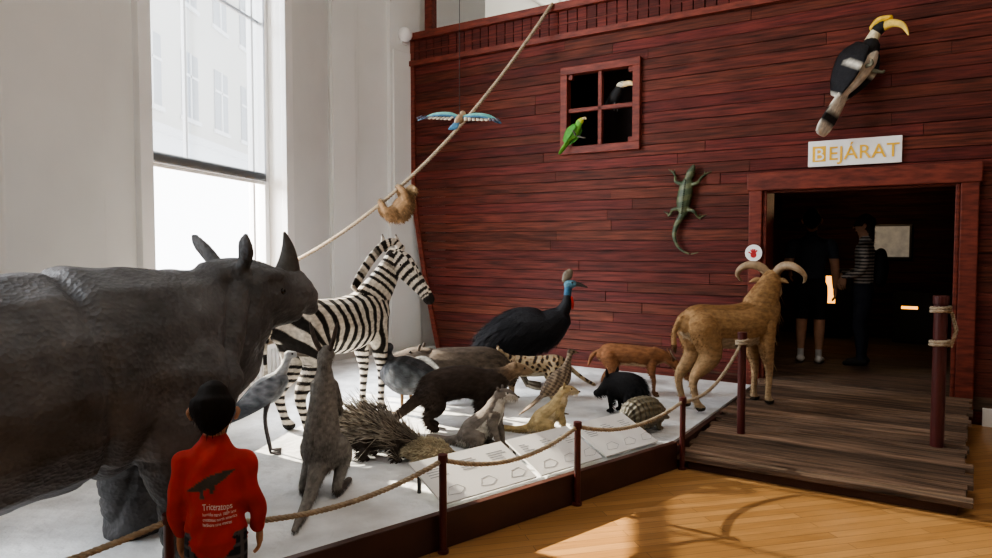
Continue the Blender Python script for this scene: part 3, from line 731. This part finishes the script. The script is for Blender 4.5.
# --- porcupine
p=Critter('crested_porcupine',.008,2)
p.c('trunk',[(-.2,0,.12,.06,.06),(-.1,0,.16,.1,.1),(.05,0,.16,.09,.09),(.15,0,.15,.07,.07)])
p.c('head',[(.14,0,.15,.06,.065),(.21,0,.13,.045,.05),(.27,0,.11,.032,.035)])
p.front(.12,.06,.12,.03,.018); p.hind(-.1,.07,.12,.04,.018); p.eye((.22,.038,.15),.007)
QB=[(.35,(.45,.4,.33)),(.6,(.06,.045,.035)),(.8,(.55,.5,.42)),(1,(.1,.08,.06))]
p.build((-.76,4.72,P_),-12,lambda t,s,q,n:(.05,.038,.03),'fur',fur=[
 dict(n=750,len=.25,lift=.55,w=.0035,cone=True,flow=(-1,0,.35),tags=('trunk',),f=lambda p,n:n[2]>-.1 and p[0]<.12,bands=QB,rnd=.22,col=(.3,.25,.2)),
 dict(n=500,len=.14,lift=.6,w=.003,cone=True,flow=(-1,0,.5),f=lambda p,n:n[2]>0 and p[0]>.05,bands=[(1,(.4,.34,.27))],rnd=.25,col=(.12,.1,.08)),
 dict(n=2000,len=.05,lift=.3,w=.003)])
# --- echidna
h=Critter('echidna',.006,2)
h.c('trunk',[(-.12,0,.06,.05,.04),(-.05,0,.075,.085,.07),(.06,0,.07,.075,.06),(.12,0,.055,.04,.035)])
h.c('head',[(.12,0,.055,.03,.03),(.17,0,.04,.012,.012),(.2,0,.035,.008,.008)]); h.front(.08,.06,.05,.02,.014); h.hind(-.08,.06,.05,.02,.014); h.eye((.15,.018,.06),.005)
h.build((-.44,4.66,P_),12,lambda t,s,q,n:(.30,.24,.16),'fur',fur=[dict(n=1500,len=.04,lift=.8,w=.0022,cone=True,flow=(-1,0,.2),f=lambda p,n:n[2]>-.2 and p[0]<.13,bands=[(.5,(.65,.58,.42)),(1,(.18,.14,.1))],rnd=.2,col=(.35,.29,.2))],scale=1.05)

# --- sitting mustelids
def sitter(name,loc,rot,col,belly,sc):
    o=Critter(name,.006,3)
    o.c('trunk',[(-.12,0,.06,.06,.055),(-.07,0,.10,.075,.075),(.01,0,.17,.065,.065),(.06,0,.24,.05,.052)])
    o.c('neck',[(.05,0,.24,.048,.05),(.08,0,.29,.036,.038)])
    o.c('head',[(.08,0,.305,.036,.036),(.12,0,.315,.034,.033),(.16,0,.305,.022,.022),(.178,0,.30,.014,.014)])
    o.front(.06,.04,.2,.028,.015,.03,foot=.02)
    o.c('hleg',[(-.08,.05,.09,.05),(-.01,.07,.07,.035),(-.05,.075,.03,.02),(.02,.075,.016,.018,.014)],mir=True)
    o.c('tail',[(-.15,0,.045,.03),(-.24,.02,.025,.022),(-.34,.06,.022,.018),(-.40,.09,.02,.008)])
    o.x('ear',[(.085,.03,.335,.008),(.083,.037,.352,.012,.007)],mir=True); o.eye((.135,.024,.325),.006)
    o.x('nose',[(.185,0,.305,.007),(.192,0,.304,.005)],col=(.02,.015,.012),mi=1)
    o.build(loc,rot,lambda t,s,q,n: belly if (t in('neck','trunk','head') and (n[0]>.2 and n[2]<.5 or n[2]<-.3)) else col,'fur',fur=[dict(n=4500,len=.022,lift=.2,w=.002,flow=(-.4,0,-1))],scale=sc)
sitter('river_otter',(-.07,4.95,P_),-20,(.17,.145,.125),(.5,.47,.42),1.26)
sitter('yellow_marten',(.42,5.34,P_),-8,(.44,.33,.17),(.62,.5,.32),1.08)

# --- ocelot
o=Critter('ocelot',.006,3)
o.c('trunk',[(-.24,0,.25,.05,.06),(-.17,0,.26,.07,.08),(0,0,.25,.075,.08),(.15,0,.26,.07,.08),(.22,0,.28,.05,.06)])
o.c('neck',[(.18,0,.29,.05,.055),(.26,0,.33,.042,.045)]); o.c('head',[(.26,0,.345,.048,.048),(.31,0,.345,.045,.042),(.35,0,.33,.026,.024)])
o.front(.16,.045,.25,.035,.019); o.hind(-.17,.05,.26,.048,.02)
o.c('tail',[(-.26,0,.26,.02),(-.38,0,.16,.017),(-.48,0,.1,.015)])
o.x('ear',[(.27,.03,.38,.016,.01),(.268,.04,.41,.006)],mir=True); o.eye((.33,.025,.36),.007)
def ocol(t,s,q,n):
    if n[2]<-.5: return (.62,.55,.42)
    v=math.sin(q[0]*110+math.sin(q[2]*60)*1.2)*math.sin(q[2]*110+q[1]*60+math.sin(q[0]*40))
    return (.03,.02,.015) if v>.3 else ((.25,.14,.06) if v>.12 else (.42,.33,.21))
o.build((.34,6.6,P_),185,ocol,'fur',scale=1.2)
# --- pheasant
b=Critter('hen_pheasant',.006,3)
b.c('body',[(-.12,0,.16,.03,.03),(-.05,0,.2,.06,.065),(.03,0,.26,.062,.07),(.07,0,.31,.04,.045)])
b.c('neck',[(.07,0,.32,.034,.036),(.09,0,.38,.02,.021),(.1,0,.42,.02,.02)]); b.c('head',[(.1,0,.43,.023,.023),(.13,0,.43,.018,.018)])
b.x('beak',[(.14,0,.43,.009,.01),(.175,0,.42,.002,.003)],col=(.2,.16,.1),mi=2)
b.x('tailf',[(-.1,0,.17,.03,.012),(-.22,0,.09,.022,.008),(-.32,0,.035,.006,.004)])
b.x('leg_',[(0,.03,.18,.02),(0,.03,.09,.008),(0.01,.03,.015,.006)],mir=True,col=(.15,.12,.08))
for dy in (-.02,0,.02): b.x('toe',[(0.01,.03,.01,.005),(.055,.03+dy,.006,.003)],mir=True,col=(.15,.12,.08))
b.eye((.12,.019,.437),.005)
b.build((.52,5.98,P_),30,lambda t,s,q,n:(.26,.20,.14) if math.sin(q[0]*160+q[2]*60)*math.sin(q[2]*170)>0.0 else (.10,.07,.05),'feather',scale=1.2)
# --- armadillo
d=Critter('armadillo',.006,2)
d.c('shell',[(-.15,0,.08,.06,.06),(-.07,0,.115,.105,.105),(.05,0,.12,.105,.105),(.13,0,.10,.07,.075)])
d.c('head',[(.14,0,.09,.045,.045),(.2,0,.075,.03,.03),(.25,0,.055,.014,.014)])
d.c('tail',[(-.18,0,.06,.03),(-.28,.02,.03,.018),(-.36,.05,.02,.008)])
d.front(.09,.06,.08,.025,.015); d.hind(-.09,.065,.08,.03,.016)
d.x('ear',[(.15,.025,.125,.008),(.14,.035,.165,.014,.008)],mir=True); d.eye((.19,.026,.09),.005)
def ddisp(p,s,t): return np.where(t=='shell',.006*np.abs(np.sin(p[:,0]*95))-.003+.003*np.sin(np.arctan2(p[:,1],p[:,2]-.05)*26),0)
d.build((1.12,5.45,P_),35,lambda t,s,q,n:(.17,.15,.10) if (t!='shell' or math.sin(q[0]*95*2)>-.4) else (.07,.06,.04),'horn',ddisp,scale=1.15)

# --- sloth on rope
def rp_at(t):
    i=t*40; j=int(i); a_=Vector(rp[j]); b_=Vector(rp[min(40,j+1)]); return a_.lerp(b_,i-j)
c0=rp_at(.37); tdir=(rp_at(.40)-rp_at(.35)).normalized()
s=Critter('sloth',.008,3)
s.c('trunk',[(-.13,0,-.15,.08,.08),(-.04,0,-.19,.12,.11),(.08,0,-.17,.11,.11),(.16,0,-.12,.07,.07)])
s.c('head',[(.18,.0,-.12,.06,.06),(.23,-.02,-.10,.058,.058)])
s.c('snout',[(.25,-.05,-.105,.03),(.26,-.075,-.11,.022)])
s.c('arm',[(.11,.08,-.15,.05),(.13,.09,-.06,.042),(.14,.03,0,.032),(.14,0,.03,.024)],mir=True)
s.c('leg',[(-.1,.08,-.16,.055),(-.16,.09,-.08,.045),(-.13,.03,-.0,.034),(-.12,0,.03,.026)],mir=True)
for xx in (.14,-.12):
    for dx in (-.018,0,.018): s.x('claw',[(xx+dx,.02,.02,.006),(xx+dx,.0,.045,.006),(xx+dx,-.035,.03,.005),(xx+dx,-.045,0,.003)],ref=(1,0,0),col=(.25,.2,.14),mi=2)
s.eye((.265,-.045,-.09),.006,False)
xax=tdir; yax=Vector((0,0,1)).cross(xax).normalized(); zax=xax.cross(yax)
mt=Matrix((xax,yax,zax)).transposed().to_4x4(); mt=Matrix.Translation(c0)@mt
s.build(None,0,lambda t,ss,q,n:(.42,.28,.16) if t in('snout',) else ((.27,.165,.085) if t!='head' else (.32,.22,.12)),'fur',fur=[dict(n=5000,len=.045,lift=.2,w=.003,flow=(-.2,0,-1))],matrix=mt)

# --- flying roller with wire
f=Critter('hanging_roller_bird',.005,3)
f.c('body',[(-.1,0,0,.015,.012),(-.04,0,0,.03,.028),(.04,0,0,.032,.03),(.09,0,.01,.024,.024)]); f.c('head',[(.1,0,.015,.024,.024),(.125,0,.012,.018,.018)])
f.x('beak',[(.13,0,.01,.009,.008),(.18,0,0,.002,.002)],col=(.03,.03,.03),mi=2)
f.x('tail_',[(-.08,0,0,.02,.006),(-.18,0,-.01,.032,.004),(-.24,0,-.01,.026,.003)])
f.x('wing',[(.02,.02,.01,.04,.012),(.03,.1,.025,.06,.008),(.02,.2,.02,.055,.006),(-.03,.3,-.01,.02,.004)],ref=(1,0,0),mir=True,ring=14)
for kk in range(9): f.x('wingf',[(-.02,.05+kk*.028,.02,.012,.003),(-.075+kk*.002,.06+kk*.03,.012,.012,.002)],ref=(0,1,0),mir=True,ring=6)
f.eye((.115,.02,.02),.004)
def fcol(t,s,q,n):
    if t=='wing': return (.16,.50,.50) if q[0]>.0 else (.08,.22,.38)
    if t=='wingf': return (.65,.6,.5) if abs(q[1])<.22 else (.08,.08,.12)
    if t=='tail_': return (.06,.2,.36)
    return (.4,.28,.18)
fm=Matrix.Translation((-.26,5.2,2.50))@Matrix.Rotation(math.radians(78),4,'Z')@Matrix.Rotation(math.radians(-24),4,'Y')@Matrix.Rotation(math.radians(4),4,'X')
fo=f.build(None,0,fcol,'feather',matrix=fm)
mb=MB('wire',['metal']); mb.tube([(-.26,5.2,2.51,.0025),(-.26,5.2,7.0,.0025)],0,6,1,(1,0,0)); wo=mb.done(); wo.parent=fo; wo.matrix_parent_inverse=fm.inverted()

# --- wall birds: frame helper (side view; x forward rotated up by ang)
def wallm(s_,y_,z_,ang,roll=0):
    return ARK@Matrix.Translation((s_,y_,z_))@Matrix.Rotation(-math.radians(ang),4,'Y')@Matrix.Rotation(math.radians(roll),4,'X')
h=Critter('great_hornbill',.007,3)
h.c('body',[(-.28,0,-.02,.05,.05),(-.15,0,0,.10,.10),(.03,0,.02,.125,.12),(.16,0,.04,.09,.085)])
h.c('neck',[(.14,0,.05,.075,.07),(.24,0,.08,.055,.052),(.31,0,.09,.048,.05)])
h.c('head',[(.31,0,.09,.052,.055),(.36,0,.07,.045,.05)])
h.x('bill',[(.35,0,.07,.038,.045),(.41,0,.01,.032,.038),(.43,0,-.08,.022,.028),(.40,0,-.16,.012,.016),(.375,0,-.20,.004,.006)],col=(.8,.58,.12),mi=2)
h.x('casque',[(.31,0,.145,.04,.025),(.39,0,.13,.045,.034),(.45,0,.06,.03,.022)],col=(.8,.52,.06),mi=2)
h.x('wing',[(.14,.10,.05,.02,.08),(0,.13,.04,.024,.14),(-.18,.10,.02,.018,.12),(-.34,.06,-.01,.008,.05)],mir=True,ring=14)
h.x('tailf',[(-.22,0,-.02,.06,.02),(-.4,0,-.05,.10,.03),(-.6,0,-.08,.115,.03),(-.68,0,-.09,.09,.02)],ring=12)
h.x('foot',[(.0,.05,-.08,.02),(.03,.1,-.15,.014),(.05,.13,-.14,.012)],mir=True,col=(.2,.2,.15))
h.eye((.355,.043,.09),.008)
def hcol(t,s,q,n):
    x=q[0]
    if t=='neck': return (.75,.68,.45)
    if t=='head': return (.02,.02,.02)
    if t=='tailf': return (.02,.02,.02) if -.58<x<-.45 else (.8,.76,.66)
    if t=='wing': return (.75,.72,.62) if (-.05<x<-.02 or x<-.33) else (.015,.015,.018)
    if t=='body' and (x<-.12 or q[2]<-.05) : return (.75,.7,.6)
    return (.02,.02,.022)
h.build(None,0,hcol,'feather',matrix=wallm(5.50,-.24,3.25,54,-22))
pr=Critter('green_parrot',.005,3)
pr.c('body',[(-.08,0,0,.025,.025),(0,0,.01,.05,.05),(.08,0,.03,.035,.038)]); pr.c('head',[(.1,0,.045,.036,.038),(.13,0,.045,.03,.032)])
pr.x('beak',[(.15,0,.045,.014,.018),(.18,0,.025,.01,.012),(.178,0,0,.003,.004)],col=(.5,.4,.2),mi=2)
pr.x('tailf',[(-.08,0,0,.03,.012),(-.2,0,-.02,.03,.007),(-.26,0,-.03,.015,.004)])
pr.x('wing',[(.06,.045,.02,.012,.035),(-.02,.055,.015,.014,.055),(-.13,.035,0,.006,.03)],mir=True); pr.eye((.135,.028,.055),.005)
pr.x('foot',[(.0,.02,-.04,.01),(.02,.06,-.07,.008),(.03,.1,-.06,.007)],mir=True,col=(.2,.2,.18))
pr.build(None,0,lambda t,s,q,n:(.5,.55,.06) if (t=='head' and q[0]>.12) else ((.08,.28,.05) if t=='wing' else (.16,.42,.07)),'feather',matrix=wallm(2.50,-.12,2.90,44,-20)@Matrix.Scale(1.15,4))
tc=Critter('toucan',.006,3)
tc.c('body',[(-.12,0,-.1,.04,.04),(-.02,0,-.02,.07,.075),(.05,0,.07,.05,.05)]); tc.c('head',[(.06,0,.1,.045,.045),(.1,0,.115,.038,.038)])
tc.x('beak',[(.12,0,.11,.026,.034),(.2,0,.11,.02,.03),(.27,0,.08,.006,.01)],col=(.8,.6,.3),mi=2); tc.eye((.1,.034,.13),.006)
tc.x('tailf',[(-.1,0,-.1,.03,.02),(-.25,0,-.22,.03,.01)]); tc.x('foot',[(0,.02,-.08,.01),(0,.03,-.17,.008)],mir=True,col=(.2,.2,.2))
tc.build(None,0,lambda t,s,q,n:(.75,.7,.55) if (t=='head') else (.02,.02,.02),'feather',matrix=ARK@Matrix.Translation((2.90,.14,3.33))@Matrix.Rotation(math.radians(-15),4,'Z'))
ig=Critter('iguana',.006,3)
ig.c('trunk',[(-.16,0,0,.04,.03),(-.06,.01,0,.066,.042),(.06,.0,0,.066,.042),(.14,-.01,0,.045,.034)])
ig.c('head',[(.15,-.01,0.005,.034,.03),(.21,-.03,.01,.038,.03),(.27,-.05,.01,.018,.015)])
ig.c('tail',[(-.16,0,0,.035,.028),(-.27,.05,0,.026,.02),(-.38,.06,0,.019,.015),(-.48,.0,0,.013,.011),(-.52,-.1,0,.010,.008),(-.50,-.18,0,.006,.006)])
for x_,dx in ((.1,.07),(-.12,-.05)):
    ig.c('leg',[(x_,.03,0,.022),(x_+dx*.3,.1,.01,.016),(x_+dx,.12,-.02,.012),(x_+dx*1.5,.15,-.035,.01)],mir=True)
    for dd in (-.03,0,.03): ig.x('toe',[(x_+dx*1.4,.145,-.035,.006),(x_+dx*1.4+.03+abs(dd)*.2,.17+dd,-.04,.003)],mir=True,ring=6)
for kk in range(16): ig.x('crest',[(.14-kk*.02,0,.035,.004,.008),(.13-kk*.02,0,.06,.001,.002)],ring=6,sub=1)
ig.eye((.22,-.005,.025),.006,False); ig.eye((.215,-.06,.025),.006,False)
igm=Matrix(((0,-1,0),(0,0,-1),(1,0,0))).to_4x4()
ig.build(None,0,lambda t,s,q,n:(.045,.065,.03) if math.sin(q[0]*60+q[1]*20)>-.1 else (.11,.125,.06),'horn',matrix=ARK@Matrix.Translation((3.80,-.055,2.13))@igm@Matrix.Rotation(math.radians(-6),4,'Z')@Matrix.Scale(1.18,4))

# ============================================================ PEOPLE
def person(name,loc,rot,H,hh,colfn,wide=1.0,arm=None,vox=.009,sleeve=False,hook=None,pack=False,child=False,hairlong=0):
    c=Critter(name,vox,3); S=lambda pts:[tuple([q[0]*H,q[1]*H,q[2]*H]+[v*H for v in q[3:]]) for q in pts]
    w=wide; sz=1-hh-(.005 if child else .035)
    if child:
        c.c('hip',S([(0,0,.47,.09,.07),(0,0,.52,.093,.07)]))
        c.c('torso',S([(0,0,.485,.102,.078),(0,0,.56,.098,.072),(-.003,0,.65,.097,.068),(-.005,0,sz-.07,.098,.064),(-.005,0,sz-.03,.078,.05),(0,0,sz-.005,.045,.038)]))
    else:
        c.c('hip',S([(0,0,.47,.085*w,.066),(0,0,.52,.09*w,.068)]))
        c.c('torso',S([(0,0,.50,.088*w,.066),(0,0,.58,.08*w,.058),(-.005,0,.67,.092*w,.06),(-.005,0,sz-.055,.105*w,.06),(-.005,0,sz-.02,.075*w,.045),(0,0,sz,.04*w,.035)]))
    c.c('neck',S([(-.005,0,sz-.03,.033,.034),(.003,0,1-hh*.8,.031,.033)]))
    h=hh
    c.c('head',S([(.12*h,0,1-.86*h,.19*h,.2*h),(.06*h,0,1-.68*h,.32*h,.38*h),(.0,0,1-.45*h,.38*h,.46*h),(-.02*h,0,1-.27*h,.33*h,.41*h)]))
    c.c('nose',S([(.44*h,0,1-.5*h,.035*h),(.5*h,0,1-.6*h,.055*h)]))
    c.c('mouth',S([(.4*h,-.08*h,1-.75*h,.035*h),(.4*h,.08*h,1-.75*h,.035*h)]),ref=(0,0,1))
    c.x('ear_',S([(-.02*h,.40*h,1-.62*h,.04*h,.06*h),(-.03*h,.45*h,1-.5*h,.04*h,.09*h),(-.03*h,.43*h,1-.43*h,.03*h,.05*h)]),mir=True)
    c.c('hair',S([(-.17*h,0,1-.68*h,.27*h,.22*h),(-.12*h,0,1-.5*h,.4*h,.4*h),(-.06*h,0,1-.3*h,.4*h,.45*h),(-.03*h,0,1-.19*h,.3*h,.36*h)]))
    if hairlong: c.c('hair',S([(-.25*h,0,1-.5*h,.3*h,.2*h),(-.32*h,0,1-h,.26*h,.14*h),(-.34*h,0,1-h-hairlong,.15*h,.08*h)]))
    c.eye((.43*h*H,.15*h*H,(1-.5*h)*H),.045*h*H)
    aw_=.118*w
    for sy in (1,-1):
        e=arm[0 if sy>0 else 1] if arm else (0,.0)
        if child:
            ax=.114
            c.c('arm',S([(-.005,.06*sy,sz-.055,.033),(-.005,(ax-.012)*sy,sz-.075,.034),(-.01,ax*sy,sz-.14,.031),(-.01+e[0]*.3,(ax+.010)*sy,sz-.2,.030),(.01+e[0]*.6,(ax+.018)*sy,sz-.27+e[1]*.5,.028),(.02+e[0],(ax+.016)*sy,sz-.325+e[1],.026)]))
            wx,wy,wz=.025+e[0],(ax+.016)*sy,sz-.345+e[1]
        else:
            c.c('arm',S([(-.005,.07*w*sy,sz-.05,.036),(-.005,aw_*sy,sz-.06,.037),(-.012,(aw_+.015)*sy,sz-.14,.031),(-.01+e[0]*.3,(aw_+.022)*sy,sz-.2,.027),(.015+e[0]*.6,(aw_+.026)*sy,sz-.27+e[1]*.5,.024),(.03+e[0],(aw_+.024)*sy,sz-.335+e[1],.017)]))
            wx,wy,wz=.03+e[0],(aw_+.024)*sy,sz-.34+e[1]
        c.x('hand',S([(wx,wy,wz+.01,.011,.014),(wx+.003,wy,wz-.02,.012,.022),(wx+.006,wy,wz-.042,.010,.023)]))
        for i,(o,l) in enumerate(((-.017,.032),(-.006,.04),(.006,.043),(.017,.038))):
            c.x('hand',S([(wx+.005+o,wy,wz-.036,.0055),(wx+.008+o,wy-.002*sy,wz-.04-l*.45,.0052),(wx+.008+o,wy-.009*sy,wz-.04-l*.8,.0048),(wx+.006+o,wy-.016*sy,wz-.04-l,.004)]),ring=8,sub=3)
        c.x('hand',S([(wx+.016,wy,wz-.008,.007),(wx+.031,wy-.004*sy,wz-.026,.0062),(wx+.034,wy-.008*sy,wz-.046,.005)]),ring=8,sub=3)
        st_=.012*sy if sy>0 else 0
        c.c('leg',S([(0,.045*sy,.5,.056,.062),(0,.052*sy,.42,.05,.055),(.008+st_,.054*sy,.285,.037,.04),(-.004+st_,.055*sy,.2,.034,.038),(-.005+st_,.055*sy,.09,.022,.024),(-.005+st_,.055*sy,.045,.021,.024)]))
        c.c('shoe',S([(-.025+st_,.055*sy,.025,.024,.024),(.03+st_,.058*sy,.022,.028,.022),(.085+st_,.062*sy,.015,.026,.015)]))
    if pack:
        c.c('pack',S([(-.1,0,.56,.07,.035),(-.105,0,.65,.08,.045),(-.1,0,.75,.07,.035)]))
    return c.build(loc,rot,colfn,'cloth',hook=hook,fur=[dict(n=1800,len=.022*H,lift=.25,w=.0016,tags=('hair',),flow=(-.3,0,-1))])
SK=(.45,.26,.17)
def boycol(t,s,q,n):
    x,y,z=q
    if t=='hair': return (.012,.010,.009)
    if t=='head' and z>1.03: return (.012,.010,.009)
    if t in('head','neck','nose','ear_','hand'): return SK
    if t=='mouth': return (.4,.15,.12)
    if t in('torso','arm') or (t=='hip' and z>.5):
        if t=='torso' and n[0]<-.3:
            X=-y
            hw=.022*max(0,1-((X-.0)/.085)**2)
            if abs(z-(.755+.45*X))<hw: return (.07,.07,.065)
            if abs(X+.03+(z-.71)*.2)<.008 and .695<z<.745: return (.07,.07,.065)
            if abs(X-.005-(z-.71)*.2)<.007 and .71<z<.755: return (.07,.07,.065)
        k=1+.07*math.sin(z*60+y*25); return (.47*k,.050*k,.042*k)
    if t=='shoe': return (.3,.3,.3)
    if t in('leg','hip'):
        if z>.28: 
            g=(math.sin(z*150)>.6) or (math.sin(math.atan2(y,x)*9)>.7)
            return (.10,.10,.11) if g else (.02,.025,.035)
        return SK
    return (.4,.04,.03)
def boydisp(p,s,t):
    m=np.isin(t,['torso','arm'])
    x,y,z=p[:,0],p[:,1],p[:,2]
    return m*(.0035*np.sin(z*48+6*np.sin(y*14)+x*20)+.003*np.sin(z*25-np.abs(y)*50))
def boyprint(ob,co,faces):
    bv=BVHTree.FromPolygons([Vector(v) for v in co],faces)
    lines=[('Triceratops',.034,.655,.055),('horridus marsh 1889 late',.017,.634,.055),('cretaceous north america',.017,.616,.055),('herbivore nine metres',.017,.598,.055)]
    V=[];F=[]
    for body,size,zz,x0 in lines:
        cu=bpy.data.curves.new('tt','FONT'); cu.body=body; cu.size=size; o=bpy.data.objects.new('tt',cu); COL.objects.link(o)
        dg=bpy.context.evaluated_depsgraph_get(); me=bpy.data.meshes.new_from_object(o.evaluated_get(dg)); bpy.data.objects.remove(o)
        off=len(V)
        for v in me.vertices:
            yy=x0-.03-v.co.x*.62; z_=zz+v.co.y
            hit=bv.ray_cast(Vector((-.5,yy,z_)),Vector((1,0,0)))[0]
            V.append((hit.x-.003 if hit else -.08,yy,z_))
        F+=[tuple(i+off for i in p.vertices) for p in me.polygons]
    me=fin_mesh('shirt_text',V,F,[(1,1,1)]*len(V),[0]*len(F),[M['textile']],False)
    t=bpy.data.objects.new('shirt_text',me); COL.objects.link(t); t.parent=ob
_ob=Critter.build
def _b(self,*a,**k):
    if self.name=='boy': k['disp']=boydisp
    return _ob(self,*a,**k)
Critter.build=_b
person('boy',(-1.03,2.6,0),97,1.09,.178,boycol,vox=.0062,child=True,hook=boyprint,arm=((.02,0),(.03,.01)))
def mancol(t,s,q,n):
    z=q[2]
    if t=='hair' or (t=='head' and z>1.6): return (.015,.012,.01)
    if t in('head','neck','nose','ear_','hand'): return SK
    if t=='mouth': return (.35,.14,.11)
    if t=='arm': return (.04,.05,.065) if z>1.2 else SK
    if t=='torso': return (.04,.05,.065)
    if t=='shoe' : return (.6,.6,.58)
    if t in('leg','hip'): return (.02,.02,.025) if z>.5 else (SK if z>.16 else (.5,.5,.5))
    return (.03,.03,.04)
x,y,zz=aw(4.86,1.2,.25); person('visitor_man',(x,y,zz),62,1.75,.135,mancol,arm=((.10,.12),(.02,0)))
def womcol(t,s,q,n):
    z=q[2]
    if t=='hair' or (t=='head' and z>1.56): return (.03,.02,.014)
    if t in('head','neck','nose','ear_','hand'): return SK
    if t=='mouth': return (.35,.14,.11)
    if t=='pack': return (.015,.015,.018)
    if t in('arm','torso'): return (.45,.42,.38) if math.sin(z*170)>0 else (.05,.05,.06)
    if t=='shoe': return (.03,.03,.03)
    return (.03,.035,.05)
x,y,zz=aw(5.38,1.35,.25); person('visitor_woman',(x,y,zz),150,1.68,.135,womcol,wide=.95,arm=((.08,.1),(.1,.12)),pack=True,hairlong=.08)

# ============================================================ lights
wd=bpy.data.worlds.new('World'); bpy.context.scene.world=wd; wd.use_nodes=True
bg=wd.node_tree.nodes['Background']; bg.inputs[0].default_value=(.93,.96,1,1); bg.inputs[1].default_value=7.0
def area(name,loc,tgt,size,power,col=(1,1,1),sy=None):
    l=bpy.data.lights.new(name,'AREA'); l.energy=power; l.color=col; l.size=size
    if sy: l.shape='RECTANGLE'; l.size_y=sy
    o=bpy.data.objects.new(name,l); COL.objects.link(o); o.location=loc
    o.rotation_euler=(Vector(tgt)-Vector(loc)).to_track_quat('-Z','Y').to_euler(); return o
area('sky_light',(-6.6,5.2,4.6),(-1.0,6.6,.8),4.0,2600,(.98,.98,1),3.5)
area('ceiling_fill',(1.0,4.5,6.8),(.2,7.5,1),3.0,120,(1,.92,.82))  # added fill lamp under the ceiling, out of view, no real fitting
area('ceiling_fill_rear',(0,-2,6.7),(0,4,0),3.0,70,(1,.94,.87))  # second unseen fill, added behind the camera to lift the room
area('vault_fill',(2.5,12.2,5.2),(1.5,14.5,6),1.5,120,(1,.93,.8))  # added unseen lamp that brightens the far wall and vault
l=bpy.data.lights.new('sun','SUN'); l.energy=22; l.angle=.012; l.color=(1,.88,.70); o=bpy.data.objects.new('sun',l); COL.objects.link(o)
o.rotation_euler=Vector((3.1,-2.0,-2.0)).to_track_quat('-Z','Y').to_euler()
l=bpy.data.lights.new('ark_lamp','POINT'); l.energy=14; l.color=(1,.66,.38); l.shadow_soft_size=.1; o=bpy.data.objects.new('ark_lamp',l); COL.objects.link(o); o.location=aw(5.2,2.6,2.2)

cam=bpy.data.cameras.new('cam'); cam.sensor_width=36; cam.lens=26.1; co_=bpy.data.objects.new('camera',cam); COL.objects.link(co_)
co_.location=(0,0,1.6); co_.rotation_euler=(math.radians(90-2.7),0,0); bpy.context.scene.camera=co_
